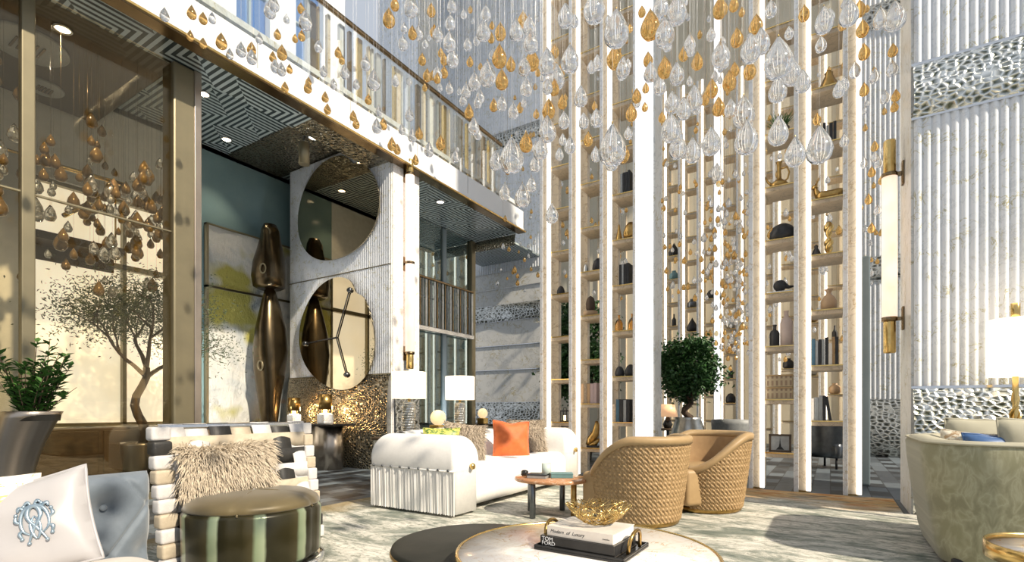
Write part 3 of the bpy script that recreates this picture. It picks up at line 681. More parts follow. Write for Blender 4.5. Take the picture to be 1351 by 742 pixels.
# ---------------- white sofa
S = thing('fringed_sofa', 'white rounded sofa with fringed arms and brass knobs in front of the lamps', 'sofa', (-3.90, 3.60, RZ))
W, Ls = 1.06, 2.62
MB().rbox(.22, W - .005, .26, Ls - .26, .05, .44, .13, 7).build('seat', M['white_fabric'], S)
bk = MB()
bk.grid(lambda u, v: (.20 + (.20 + .03 * sin(v * pi * 1)) * cos(2 * pi * u) , .22 + v * (Ls - .44), .46 + (.29 + .02 * sin(v * 6.3)) * sin(2 * pi * u)), 28, 30, True, True)
bk.build('backrest', M['white_fabric'], S)
MB().rbox(.08, .40, .25, Ls - .25, .05, .5, .04, 3).build('back_base', M['white_fabric'], S)
def sofa_arm(y0, y1, front):
    a = MB(); prof = [(.03, .0), (.40, .0), (.415, -.008), (.44, -.014), (.50, -.016)] + [(.50 + .235 * sin(q * pi / 20), -.016 + .175 * (1 - cos(q * pi / 20))) for q in range(1, 11)]
    vs = []; m = 0
    for z, i_ in prof:
        rc = .05; ring = []
        for (cx_, cy_, a0) in ((W - rc, y1 - rc, 0), (rc, y1 - rc, pi / 2), (rc, y0 + rc, pi), (W - rc, y0 + rc, 1.5 * pi)):
            for k in range(7): t_ = a0 + pi / 2 * k / 6; ring.append((cx_ + rc * cos(t_), cy_ + rc * sin(t_)))
        m = len(ring); mx, my = W / 2, (y0 + y1) / 2
        vs += [(mx + (x - mx) * (1 - i_ * .8 / (W / 2)), my + (y - my) * (1 - i_ / ((y1 - y0) / 2)), z) for x, y in ring]
    n_ = len(prof); a.add(vs, [(i * m + k, i * m + (k + 1) % m, (i + 1) * m + (k + 1) % m, (i + 1) * m + k) for i in range(n_ - 1) for k in range(m)] + [tuple(range((n_ - 1) * m, n_ * m)), tuple(range(m - 1, -1, -1))], True)
    a = a.build('arm', M['white_fabric'], S)
    yo, sg = (y0, -1) if front == 0 else (y1, 1)
    def f(u, v):
        wv = .006 * abs(sin(u * pi * 75)) + .003 * sin(u * 71 + v) + .002 * sin(u * 171 + v * 2)
        return (.0 + (W + .0) * u, yo + sg * (.002 + wv), .025 + .395 * v + .004 * sin(u * 213) * (1 - v))
    MB().grid(f, 620, 4).box(.01, W - .01, yo - .004, yo + .004, .03, .42).build('fringe', M['fringe'], a)
    MB().tube([(0, yo + sg * .006, .42), (W, yo + sg * .006, .42)], .009, 6).build('braid', M['white_fabric'], a)
    for k in range(9): MB().ball((.05 + k * .118, yo + sg * .014, .425), .013, 10, 6).build('stud', M['gunmetal'], a)
    MB().lathe([(.0, .05), (.024, .046), (.032, .03), (.022, .012), (.018, 0)], 16).xf(Matrix.Translation((W + .005, (y0 + y1) / 2 + .04, .45)) @ Matrix.Rotation(pi / 2, 4, 'Y')).build('knob', M['gold'], a, label='round brass knob')
sofa_arm(0, .36, 0); sofa_arm(Ls - .36, Ls, 1)
fur_cushion('taupe shaggy fur cushion nearest the fringed arm of the white sofa', M['fur_grey'], (-3.28, 4.32, .65), .46, .40, .15, radians(52), -.25, 1500, .06, 2, 'fur cushions on the white sofa', .12)
fur_cushion('taupe shaggy fur cushion behind the orange one on the white sofa', M['fur_grey'], (-3.24, 5.56, .66), .50, .42, .15, radians(50), -.25, 1500, .06, 3, 'fur cushions on the white sofa')
cushion('burnt orange velvet cushion standing on the white sofa', M['orange'], (-3.16, 5.06, .645), .44, .44, .15, radians(46), -.22, None, .05, .10, .05)
cushion('green and yellow floral cushion peeking over the white sofa arm', M['floral'], (-3.40, 4.09, .66), .38, .30, .12, radians(40), -.3)

# ---------------- console tables with lamps
def console(name, label, x0, x1, y0, y1, h):
    t = thing(name, label, 'console table', ((x0 + x1) / 2, (y0 + y1) / 2, 0)); a, b = (x1 - x0) / 2, (y1 - y0) / 2
    MB().rbox(-a, a, -b, b, h - .035, h, .008, 2, False).build('tabletop', M['dark_wood'], t)
    MB().rbox(-a + .02, a - .02, -b + .02, b - .02, h - .16, h - .035, .01, 2, False).build('apron', M['cream_wall'], t)
    for sx in (-1, 1):
        for sy in (-1, 1): MB().rbox(sx * (a - .06) - .03, sx * (a - .06) + .03, sy * (b - .06) - .03, sy * (b - .06) + .03, 0, h - .16, .006, 1, False).build('leg', M['dark_wood'], t)
    return t
console('console_table', 'dark topped cream console behind the white sofa carrying two drum lamps', -4.72, -4.28, 4.35, 6.25, .66)
console('console_table', 'long dark console against the marble back wall beyond the white sofa', -7.6, -4.9, 9.9, 10.3, .64)
def drum_lamp(label, loc):
    t = thing('table_lamp', label, 'table lamp', loc)
    MB().lathe([(.085, 0), (.09, .01), (.09, .025), (.07, .03)], 24).build('base', M['gold'], t)
    def rd(a, q): return 1 + .10 * sin(a * 7 + q * 40) * sin(a * 3 - q * 60)
    n = 40; MB().lathe([(.075 * (1 + .05 * sin(i * 1.9)), .03 + .40 * i / n) for i in range(n + 1)], 42, rad=rd).build('body', M['silver'], t, label='openwork pewter lamp body')
    MB().cyl((0, 0), .018, .43, .50, 12).build('stem', M['gold'], t)
    MB().lathe([(.205, .47), (.21, .475), (.21, .80), (.205, .805), (.20, .80), (.20, .475), (.205, .47)], 40).build('lamp_shade', M['lampglow'], t)
    MB().lathe([(.20, .79), (.0, .79)], 30).build('diffuser', M['lampglow'], t)
    L = bpy.data.lights.new('table_lamp_bulb', 'POINT'); L.energy = 6; L.color = (1, .78, .5); L.shadow_soft_size = .2
    o = bpy.data.objects.new('table_lamp_bulb', L); COL.objects.link(o); o.location = (loc[0], loc[1], loc[2] + .9)
drum_lamp('lit white drum lamp on the console end toward the mirror wall', (-4.5, 4.78, .66))
drum_lamp('lit white drum lamp on the console end toward the bookcases', (-4.5, 5.82, .66))
def globe_lamp(label, loc, r):
    t = thing('globe_lamp', label, 'table lamp', loc)
    MB().rbox(-r * .8, r * .8, -r * .8, r * .8, 0, r * 1.2, .01, 2, False).build('base', M['gold'], t)
    MB().ball((0, 0, r * 2.12), r, 24, 14).build('globe', M['globe'], t)
globe_lamp('glowing amber globe lamp standing between the two drum lamps', (-4.5, 5.34, .66), .105)
globe_lamp('small glowing globe lamp on the far console behind the second drum lamp', (-7.12, 10.1, .64), .12)
globe_lamp('glowing globe lamp on the far console beside the bookcase', (-5.15, 10.1, .64), .12)

ct = thing('console_table', 'black console with a fluted pewter pedestal under the mirror wall', 'console table', (-7.45, 5.62, 0))
MB().rbox(-.64, .75, -.22, .22, .72, .76, .008, 2, False).build('tabletop', M['black_gloss'], ct)
MB().rbox(-.60, -.05, -.16, .18, 0, .72, .01, 2, False).build('cabinet', M['black'], ct)
def pf(a, q): return 1 + .03 * abs(sin(a * 5))
MB().lathe([(.30, 0), (.30, .72)], 60, (.32, 0, 0), 1, .7, rad=pf).build('pedestal', M['pot_metal'], ct)
def candle_lamp(label, loc, s):
    t = thing('candle_lamp', label, 'candle lamp', loc)
    MB().rbox(-.09 * s, .09 * s, -.09 * s, .09 * s, 0, .15 * s, .012, 2, False).build('base', M['edge_marble'], t)
    MB().cyl((0, 0), .085 * s, .15 * s, .165 * s, 24).build('glow_disc', M['candle'], t)
    MB().lathe([(.10 * s, .22 * s), (.105 * s, .22 * s), (.105 * s, .46 * s), (.10 * s, .46 * s), (.095 * s, .44 * s), (.095 * s, .22 * s)], 28).build('lamp_shade', M['dark_gold'], t)
    MB().cyl((0, 0), .03 * s, .165 * s, .42 * s, 12).build('candle', M['candle'], t)
    MB().tube([(-.08 * s, 0, .15 * s), (-.097 * s, 0, .3 * s)], .006, 6).tube([(.08 * s, 0, .15 * s), (.097 * s, 0, .3 * s)], .006, 6).build('stem', M['gold'], t)
    L = bpy.data.lights.new('candle_glow', 'POINT'); L.energy = 9; L.color = (1, .62, .28); L.shadow_soft_size = .05
    o = bpy.data.objects.new('candle_glow', L); COL.objects.link(o); o.location = (loc[0], loc[1] + .16, loc[2] + .22 * s)
candle_lamp('small bronze candle lamp on the console beside the sculpture', (-7.96, 5.58, .76), .95)
candle_lamp('slightly taller bronze candle lamp above the pewter pedestal', (-7.13, 5.58, .76), 1.05)

# ---------------- side table by the sofa
T = thing('side_table', 'low brown marble side table with dark metal legs by the white sofa', 'side table', (-2.22, 4.22, RZ))
def orad(a, q): return 1 + .10 * cos(2 * a + .6) + .05 * cos(3 * a)
MB().lathe([(.31, .315), (.325, .322), (.325, .343), (.315, .35)], 48, rad=orad).build('tabletop', M['brown_marble'], T)
for k, (a, m_) in enumerate(((2.9, 'gunmetal'), (-1.75, 'gunmetal'), (.1, 'dark_gold'), (1.5, 'gunmetal'))):
    MB().cyl((.24 * cos(a), .24 * sin(a)), .027, 0, .316, 18, .004).build('leg', M[m_], T)
TZ = RZ + .35
b = thing('decor_box', 'flat grey box with a dark lid on the brown marble table', 'box', (-2.27, 4.10, TZ), .2)
MB().rbox(-.09, .09, -.06, .06, 0, .025, .004, 2, False).build('body', M['book_grey'], b); MB().rbox(-.092, .092, -.062, .062, .025, .04, .004, 2, False).build('lid', M['gunmetal'], b)
b = thing('decor_box', 'small teal lacquer box on the brown marble table', 'box', (-2.10, 4.24, TZ), .5)
MB().rbox(-.10, .10, -.06, .06, 0, .03, .004, 2, False).build('body', M['teal_box'], b); MB().rbox(-.102, .102, -.062, .062, .03, .045, .004, 2, False).build('lid', M['teal_box'], b)
b = thing('candle_glass', 'pale green glass candle holder on the brown marble table', 'candle holder', (-2.27, 4.26, TZ))
MB().lathe([(.03, 0), (.045, .004), (.045, .12), (.041, .12), (.041, .012), (0, .01)], 24).build('tumbler', M['candle_glass'], b)
MB().cyl((0, 0), .038, .012, .06, 18).build('candle', M['white_satin'], b)
b = MB().lathe([(.028, 0), (.036, .01), (.034, .04), (.022, .05), (.022, .045), (0, .04)], 18).build('votive_bowl', M['black_gloss'], None, (-2.46, 4.18, TZ)); tag(b, 'tiny black votive bowl at the edge of the brown marble table', 'bowl')

# ---------------- woven barrel chairs
def barrel_chair(label, loc, face, group='woven barrel armchairs'):
    t = thing('barrel_chair', label, 'armchair', loc, face, group)   # local +X is the front
    RT, RB, T_ = .445, .345, .075
    def sm(x): x = max(0, min(1, x)); return x * x * (3 - 2 * x)
    def rim(a): a = abs(a); return .43 + .315 * sm((a - .55) / 1.45)
    def outr(z): return RB + (RT - RB) * (min(z, .75) / .75) ** .8
    A0 = .50
    def shell(u, v):
        a = A0 + (2 * pi - 2 * A0) * u; aa = a if a <= pi else a - 2 * pi; top = rim(aa) - .05; z = .04 + (top - .04) * v
        nz = z / .036 + .25 * sin(a * 60); row = fl(nz); f_ = nz - row; g = (a * 30 / pi + .5 * (row % 2)) % 1.0
        d = .014 * (max(0, 1 - ((f_ - .5) / .52) ** 2)) ** .5 * max(0, 1 - ((g - .5) / .54) ** 2) ** .5
        d += .006 * sin((g * 2 + f_) * 2 * pi)
        r = outr(z) + d - .012; return (r * cos(a), r * sin(a), z)
    MB().grid(shell, 420, 100).build('woven_shell', M['weave'], t)
    def innr(u, v):
        a = A0 + (2 * pi - 2 * A0) * u; aa = a if a <= pi else a - 2 * pi; z = .30 + (rim(aa) - .03 - .30) * v
        r = outr(z) - T_; return (r * cos(a), r * sin(a), z)
    MB().grid(innr, 60, 8).build('inner_back', M['tan_dark'], t)
    rp = MB(); n = 70; sec = []
    for i in range(n + 1):
        a = A0 + (2 * pi - 2 * A0) * i / n; aa = a if a <= pi else a - 2 * pi; h = rim(aa); r = outr(h)
        for (dr, dz) in ((.008, -.055), (.012, -.01), (.0, .006), (-.03, .014), (-T_, .0), (-T_ - .006, -.05)):
            sec.append(((r + dr) * cos(a), (r + dr) * sin(a), h + dz))
    fs = [(i * 6 + k, i * 6 + (k + 1) % 6, (i + 1) * 6 + (k + 1) % 6, (i + 1) * 6 + k) for i in range(n) for k in range(6)]
    fs += [tuple(range(6)), tuple(range(n * 6 + 5, n * 6 - 1, -1))]
    MB().add(sec, fs, True).build('rim', M['tan'], t)
    MB().lathe([(RB - .02, 0), (RB, .01), (RB + .01, .045), (RB, .05)], 40).build('base_ring', M['dark_gold'], t)
    st = MB().lathe([(.30, .05), (.325, .10), (.355, .36), (.35, .40), (.31, .43), (0, .435)], 36)
    st.rbox(.1, .42, -.27, .27, .08, .42, .04, 4); st.build('seat', M['tan'], t)
    return t
c1 = barrel_chair('woven barrel armchair with tan rim, the larger one nearest the coffee table', (-1.44, 4.42, RZ), radians(168))
dup(c1, (-1.07, 5.32, RZ), (0, 0, radians(232)), 'woven barrel armchair with tan rim, behind the other one and turned open to view')

# ---------------- coffee tables
T = thing('coffee_table', 'round white marble coffee table with a brass rim', 'coffee table', (-.97, 2.20, RZ))
MB().lathe([(0, .285), (.575, .285), (.585, .29), (.585, .324), (0, .324)], 72).build('tabletop', M['table_marble'], T)
MB().lathe([(.585, .27), (.60, .274), (.602, .30), (.60, .326), (.592, .331), (.585, .326), (.585, .27)], 72).build('rim', M['gold'], T)
MB().lathe([(.20, 0), (.20, .03), (.07, .06), (.055, .15), (.06, .27), (.2, .285)], 32).build('pedestal', M['gold'], T)
TD = thing('coffee_table', 'lower round black slate coffee table tucked under the white marble one', 'coffee table', (-1.64, 2.30, RZ))
MB().lathe([(.46, .20), (.475, .205), (.48, .225), (.475, .24), (.46, .245), (0, .245)], 64).build('tabletop', M['slate'], TD)
MB().lathe([(.477, .202), (.485, .205), (.485, .218), (.477, .222)], 64).build('rim', M['dark_gold'], TD)
MB().lathe([(.16, 0), (.16, .02), (.06, .04), (.05, .15), (.15, .20)], 32, (-.06, 0, 0)).build('pedestal', M['gunmetal'], TD)
TZ = RZ + .325
tr = thing('tray', 'black lacquer tray with curved brass handles on the marble coffee table', 'tray', (-.955, 2.245, TZ), radians(-1))
MB().rbox(-.22, .22, -.165, .165, 0, .012, .003, 2, False).rbox(-.22, .22, -.165, -.155, .01, .022, .003, 1, False).rbox(-.22, .22, .155, .165, .01, .022, .003, 1, False).rbox(-.22, -.21, -.165, .165, .01, .022, .003, 1, False).rbox(.21, .22, -.165, .165, .01, .022, .003, 1, False).build('tray_board', M['black_gloss'], tr)
for sx in (-1, 1):
    pts = []
    for i in range(13):
        q = pi * i / 12; pts.append((sx * (.205 + .012 * sin(q)), -.075 * cos(q), (.018 + .092 * sin(q) ** .7)))
    MB().tube(pts, .0085, 10).build('handle', M['dark_gold'], tr)
def text(body, mat, size, loc, rot, parent, name='lettering', shear=0, sx=1):
    cu = bpy.data.curves.new(name, 'FONT'); cu.body = body; cu.size = size; cu.extrude = .0006; cu.shear = shear; cu.space_line = .78
    tmp = bpy.data.objects.new(name, cu); COL.objects.link(tmp); bpy.context.view_layer.update()
    me = bpy.data.meshes.new_from_object(tmp.evaluated_get(bpy.context.evaluated_depsgraph_get())); bpy.data.objects.remove(tmp)
    o = bpy.data.objects.new(name, me); COL.objects.link(o); me.materials.clear(); me.materials.append(mat); o.location = loc; o.rotation_euler = rot; o.parent = parent; o.scale = (sx, 1, 1); return o
bz = TZ + .013
b = thing('book', 'thick black book with white block capitals lying on the black tray', 'book', (-.965, 2.235, bz), radians(-2))
MB().rbox(-.185, .185, -.135, .135, 0, .005, .002, 1, False).rbox(-.185, .185, -.135, .135, .047, .052, .002, 1, False).rbox(-.185, .185, -.137, -.131, 0, .052, .002, 1, False).build('cover', M['black_gloss'], b)
MB().box(-.18, .18, -.13, .13, .005, .047).build('pages', M['black'], b)
text('TOM\nFORD', emit('white print', (.85, .85, .85), 0), .0255, (-.176, -.1372, .0305), (pi / 2, 0, 0), b, sx=1.05)
b = thing('book', 'ivory book with black script on its spine lying on the black book', 'book', (-.955, 2.238, bz + .0525), radians(-2.5))
MB().rbox(-.165, .165, -.125, .125, 0, .003, .001, 1, False).rbox(-.165, .165, -.125, .125, .042, .045, .001, 1, False).rbox(-.165, .165, -.127, -.122, 0, .045, .001, 1, False).build('cover', M['book_white'], b)
MB().box(-.161, .161, -.122, .121, .003, .042).build('pages', M['paper'], b)
ink = simple('black print ink', (.02, .02, .02))
text('Modern  of  Luxury', ink, .022, (-.148, -.1272, .016), (pi / 2, 0, 0), b, shear=.35)
text('Assouline', ink, .0085, (.115, -.1272, .018), (pi / 2, 0, 0), b)
# nest bowl
bw = thing('nest_bowl', 'open gold wire nest bowl standing on the ivory book', 'bowl', (-.935, 2.275, bz + .0985))
rr = random.Random(11); mb = MB()
def bp(a, q): r = .055 + .100 * q ** .9; return Vector((r * cos(a), r * sin(a), .004 + .088 * q ** 1.35))
for i in range(150):
    a = rr.uniform(0, 2 * pi); q0 = rr.choice((0, .1, .35, .6)); q1 = rr.choice((.7, .9, 1, 1, 1)); da = rr.choice((-1, 1)) * rr.uniform(.25, 1.0)
    mb.tube([bp(a, q0), bp(a + da * .5, (q0 + q1) / 2) * 1.0, bp(a + da, q1)], .0019, 4)
for i in range(14):
    a = rr.uniform(0, 6.28); mb.tube([(.058 * cos(a), .058 * sin(a), .004), (.058 * cos(a + 2.5), .058 * sin(a + 2.5), .004)], .0019, 4)
mb.build('wire_mesh', M['gold'], bw)

# ---------------- tufted blue grey sofa
TS = thing('tufted_sofa', 'blue grey velvet sofa with a button tufted back and cream seat', 'sofa', (-2.74, 1.14, RZ))
def tuft(y, z):
    d = 0.; best = 9
    p = .33
    for i in range(-8, 2):
        for jj in range(0, 3):
            by = -.19 + i * p + (p / 2 if jj % 2 else 0); bz = .12 + jj * .215
            q = sqrt(((y - by)) ** 2 + ((z - bz)) ** 2); best = min(best, q)
    d = .045 * exp(-(best / .05) ** 2) + .03 * exp(-(best / .12) ** 2)
    s1 = ((y + .19) / p + (z - .335) / .43); s2 = ((y + .19) / p - (z - .335) / .43)
    for s_ in (s1 , s2 ):
        f = abs((s_ + .5) % 1 - .5); d += .018 * exp(-(f / .04) ** 2)
    return d
def tb(u, v):
    y = -2.2 + 2.2 * u; z = .0 + .69 * v; a = 2 * u - 1; b = 2 * v - 1
    e = (1 - abs(a) ** 26) ** .5 * (1 - max(0, b) ** 14) ** .5 if abs(a) < 1 and b < 1 else 0
    return (.0 + .11 * e - tuft(y, z) * e, y, z * (1) if True else z)
bk = MB().grid(tb, 260, 90)
bk.grid(lambda u, v: (-.0 - .10 * ((1 - abs(2 * u - 1) ** 26) ** .5 * (1 - max(0, 2 * v - 1) ** 14) ** .5 if abs(2 * u - 1) < 1 and v < 1 else 0), -2.2 + 2.2 * u, .69 * v), 60, 20)
bk.build('tufted_back', M['blue_velvet'], TS)
for i in range(-6, 1):
    for jj in (0, 1, 2):
        y = -.19 + i * .33 + (.165 if jj % 2 else 0)
        if -2.1 < y < -.05: MB().ball((.055, y, .12 + jj * .215), .014, 10, 6, .6).build('button', M['blue_velvet'], TS)
def seat(u, v):
    a, b = 2 * u - 1, 2 * v - 1
    e = ((1 - abs(a) ** 16) * (1 - abs(b) ** 16)) ** .5 if abs(a) < 1 and abs(b) < 1 else 0
    return (.08 + .82 * u, -2.15 + 2.12 * v, .22 + .135 * e - .03 * exp(-(((u - .62) / .12) ** 2 + ((v - .93) / .03) ** 2)) - .008 * exp(-((v - .93 + .1 * abs(u - .62)) / .012) ** 2) * e)
MB().grid(seat, 50, 160).build('seat', M['cream_velvet'], TS)
MB().rbox(.02, .90, -2.15, -.03, .04, .24, .03, 3).build('base', M['blue_velvet'], TS)
for x, y in ((.1, -.12), (.8, -.12), (.1, -2.05), (.8, -2.05)): MB().cyl((x, y), .025, 0, .05, 14).build('foot', M['gold'], TS)
# white cushion with silver crest
wc = cushion('white satin cushion with a silver interlaced scroll crest on the tufted sofa', M['white_satin'], (-2.52, .655, .555), .43, .37, .15, radians(52), -.30, None, -.27, .10, 0, .06)
def surf(x, z, w=.43, h=.37, t=.15):
    a, b = x / (w / 2), z / (h / 2); return -t * .5 * max(0, (1 - abs(a) ** 2.6) * (1 - abs(b) ** 2.6)) ** .5 - .003
def scroll(mb, pts, r, mirrored):
    n = len(pts); out = []
    for i in range((n - 1) * 6 + 1):
        q = i / 6; k = min(int(q), n - 2); f = q - k
        p0, p1, p2, p3 = [Vector(pts[max(0, min(n - 1, k + d))]) for d in (-1, 0, 1, 2)]
        p = .5 * ((2 * p1) + (p2 - p0) * f + (2 * p0 - 5 * p1 + 4 * p2 - p3) * f * f + (3 * p1 - p0 - 3 * p2 + p3) * f ** 3); out.append(p)
    for s_ in ((1, -1) if mirrored else (1,)):
        P3 = [(CX0 + s_ * p.x * .72, surf(CX0 + s_ * p.x * .72, CZ0 + p.y * .85), CZ0 + p.y * .85) for p in out]
        m = len(P3); mb.tube(P3, [r * (.45 + .75 * sin(pi * (i + .3) / m)) for i in range(m)], 7)
CX0, CZ0 = .065, .005
cr = MB()
scroll(cr, [(.028, -.055), (.05, -.035), (.056, 0), (.045, .04), (.02, .062), (-.012, .06), (-.026, .03), (-.018, 0), (.004, -.03), (.022, -.06), (.035, -.085)], .0065, True)
scroll(cr, [(.012, .05), (.03, .03), (.02, .005), (0, -.005)], .005, True)
scroll(cr, [(.0, .02), (.018, -.01), (.016, -.05), (.002, -.078)], .005, True)
scroll(cr, [(.056, .0), (.074, .015), (.07, .035)], .0055, True)
scroll(cr, [(.035, .055), (.055, .068), (.062, .05)], .0055, True)
scroll(cr, [(.045, -.03), (.066, -.04), (.06, -.062)], .0055, True)
scroll(cr, [(.006, .068), (.02, .085), (.034, .072)], .005, True)
for s_ in (1, -1):
    for (x, z) in ((.036, -.09), (.07, .04), (.06, -.066), (.035, .07)):
        x *= s_ * .72; z *= .85; cr.ball((CX0 + x, surf(CX0 + x, CZ0 + z), CZ0 + z), .0065, 10, 6)
cr.build('crest', simple('silver embroidery', (.45, .55, .62), (.25, .34, .42), 40, .3, .7), wc, label='silver blue embroidered crest')
cushion('cream cushion with gold print behind the crested white cushion', M['goldprint'], (-2.61, .52, .59), .38, .33, .14, radians(68), -.2)

# ---------------- strap chair
SC = thing('strap_chair', 'lounge chair with a woven black and white strap back and round green satin seat', 'armchair', (-3.48, 1.50, RZ))
Lb = 1.02; H0, H1 = .0, .865
def bx_(z): return .17 - .17 * z / .87       # back leans away as it rises
fr = MB()
fr.tube([(bx_(.03), 0, .03), (bx_(.84), 0, .84), (bx_(.86), .03, .865), (bx_(.86), Lb - .03, .865), (bx_(.84), Lb, .84), (bx_(.03), Lb, .03)], .019, 10)
fr.tube([(bx_(.03), 0, .03), (bx_(.03), Lb, .03)], .016, 8).tube([(bx_(.45), 0, .45), (bx_(.45), Lb, .45)], .012, 8)
fr.tube([(bx_(.84), Lb * .42, .86), (bx_(.03), Lb * .42, .03)], .010, 8); fr.build('frame', M['chrome'], SC)
def strap(kind, c, w, mat, phase, z0=.10, z1=.865):
    mb = MB(); n = 40; th = .004; vs = []
    for i in range(n + 1):
        q = i / n
        if kind == 'v':
            z = z0 + (z1 - z0) * q; off = .007 * sin(pi * (z - .06) / .118 + phase); y = c
            ring = [(bx_(z) + .03 + off, y - w / 2, z), (bx_(z) + .03 + off, y + w / 2, z), (bx_(z) + .03 - th + off, y + w / 2, z), (bx_(z) + .03 - th + off, y - w / 2, z)]
            if q > .93:
                e = (q - .93) / .07; ring = [(p[0] - .0 - .03 * e, p[1], p[2] + .022 * sin(pi / 2 * e)) for p in ring]
        else:
            y = -.022 + (Lb + .044) * q; off = .007 * sin(pi * y / (Lb / 7) + phase); z = c
            ring = [(bx_(z) + .03 + off, y, z - w / 2), (bx_(z) + .03 + off, y, z + w / 2), (bx_(z) + .03 - th + off, y, z + w / 2), (bx_(z) + .03 - th + off, y, z - w / 2)]
            e = max(0, (abs(q - .5) - .47) / .03)
            ring = [(p[0] - .04 * e, p[1], p[2]) for p in ring]
        vs += ring
    fs = [(i * 4 + k, i * 4 + (k + 1) % 4, (i + 1) * 4 + (k + 1) % 4, (i + 1) * 4 + k) for i in range(n) for k in range(4)] + [(0, 1, 2, 3), (n * 4 + 3, n * 4 + 2, n * 4 + 1, n * 4)]
    return mb.add(vs, fs, True).build('strap', M[mat], SC)
vcol = ['strap_w', 'strap_w', 'strap_b', 'strap_c', 'strap_w', 'strap_b', 'strap_w']
for i in range(7): strap('v', Lb * (i + .5) / 7, .138, vcol[i], pi * (i % 2))
hcol = ['strap_w', 'strap_c', 'strap_b', 'strap_c', 'strap_b', 'strap_w', 'strap_c']
for i in range(7): strap('h', .755 - i * .113, .106, ['strap_c', 'strap_b', 'strap_w', 'strap_c', 'strap_b', 'strap_w', 'strap_c'][i], pi * (i % 2))
# wrapped side post: wide bands around the near side
wc_ = ['strap_w', 'strap_b', 'strap_w', 'strap_c', 'strap_w', 'strap_w', 'strap_c', 'strap_w', 'strap_c', 'strap_w']
for i in range(10):
    z = .83 - i * .086; x = bx_(z)
    MB().rbox(x - .030, x + .060, -.055, .055, z - .0425, z + .0425, .018, 4).build('strap_wrap', M[wc_[i]], SC)
    MB().rbox(x - .025, x + .050, Lb - .04, Lb + .035, z - .0425, z + .0425, .010, 3).build('strap_wrap', M[wc_[9 - i]], SC)
ox, oy = .41, .37
def seam(a, q): return 1 - .035 * exp(-(((a * 5 / (2 * pi) + .12) % 1 - .5) / .045) ** 2)
MB().lathe([(.365, .055), (.39, .09), (.395, .36), (.38, .385)], 80, (0, 0, 0), rad=seam).build('seat_drum', M['satin_green'], SC, (ox, oy, 0))
MB().lathe([(.38, .383), (.388, .395), (.372, .425), (.32, .455), (.2, .472), (0, .478)], 80, (0, 0, 0), rad=seam).build('seat_top', M['satin_top'], SC, (ox, oy, 0))
MB().lathe([(.385, .0), (.415, .004), (.415, .05), (.385, .056)], 60).build('base_ring', M['chrome'], SC, (ox, oy, 0))
for i in range(5):
    a = 2 * pi * (i + .38) / 5; MB().tube([(.37 * cos(a) * q, .37 * sin(a) * q, .476 - .09 * q ** 3.2) for q in (0, .2, .4, .6, .8, .95, 1.03)], .006, 6).build('piping', M['satin_top'], SC, (ox, oy, 0))
fur_cushion('long haired beige fur cushion leaning in the strap chair', M['fur'], (-3.235, 1.80, .625), .54, .30, .16, radians(80), -.22, 4200, .085, 8)

# ---------------- planter at the left
PL = thing('potted_shrub', 'leafy green shrub in a tall curved champagne metal planter by the bronze glass', 'potted plant', (-5.86, 1.45, 0))
pr = []
for i in range(19):
    q = i / 18; z = .98 * q; r = .135 + .035 * abs(q - .35) ** 1.3 * 2.0 + .02 * q; s_ = .16 * (q ** 2.0) - .06 * sin(pi * q)
    pr.append((r, z, s_ * CS, s_ * SN))
pr.append((pr[-1][0] - .012, .98, pr[-1][2], pr[-1][3])); pr.append((pr[-1][0] - .01, .90, pr[-1][2], pr[-1][3]))
MB().lathe(pr, 40).build('planter', M['pot_metal'], PL)
px, py_ = pr[-1][2], pr[-1][3]
MB().lathe([(.15, .91), (0, .93)], 20, (px, py_, 0)).build('soil', M['bark'], PL)
rnd = random.Random(21); st = MB(); lv = MB(); tips = []
for i in range(34):
    a = rnd.uniform(0, 6.28); tl = rnd.uniform(.1, 1.0); h = rnd.uniform(.30, .72) * (1.1 - .35 * tl); pts = [Vector((px + .06 * cos(a), py_ + .06 * sin(a), .9))]
    for k in range(1, 7):
        q = k / 6; pts.append(Vector((px + (.06 + .25 * tl * q ** 1.3) * cos(a + .3 * q), py_ + (.06 + .25 * tl * q ** 1.3) * sin(a + .3 * q), .9 + h * q)))
    st.tube(pts, [.006 - .0006 * k for k in range(7)], 5)
    for k in range(26):
        q = rnd.uniform(.12, 1); f = q * 6; j0 = min(5, int(f)); p = pts[j0].lerp(pts[j0 + 1], f - j0)
        b = rnd.uniform(0, 6.28); d = Vector((cos(b), sin(b), rnd.uniform(.1, .9))).normalized(); s_ = d.cross(Vector((0, 0, 1))).normalized(); l = rnd.uniform(.06, .10); w_ = l * .25; up = Vector((0, 0, .012))
        lv.add([p, p + d * l * .45 + s_ * w_ + up, p + d * l, p + d * l * .45 - s_ * w_ + up, p + d * l * .5], [(0, 1, 4), (1, 2, 4), (2, 3, 4), (3, 0, 4)])
st.build('stems', M['bark'], PL); lv.build('foliage', M['leaf_light'], PL)

# ---------------- right sofa (curved, U shaped, back toward us)
RS = thing('curved_sofa', 'large curved sage velvet sofa with a high wrapped back in front of the fluted wall', 'sofa', (.49, 3.90, RZ))
LX, DY = 2.6, 1.38
def outline(n, inset, rc):
    """U path: near back from the open end, round the left end, along the far back"""
    pts = []; x0, y0, y1 = inset, inset, DY - inset; r = rc - inset
    pts += [(LX, y0)] + [(LX - (LX - x0 - r) * k / n, y0) for k in range(1, n + 1)]
    for k in range(1, 13): a = pi / 2 * k / 12; pts.append((x0 + r - r * sin(a), y0 + r - r * cos(a)))
    pts += [(x0, y0 + r + (y1 - y0 - 2 * r) * k / 4) for k in range(1, 5)]
    for k in range(1, 13): a = pi / 2 * k / 12; pts.append((x0 + r - r * cos(a), y1 - r + r * sin(a)))
    pts += [(x0 + r + (LX - x0 - r) * k / n, y1) for k in range(1, n + 1)]
    return pts
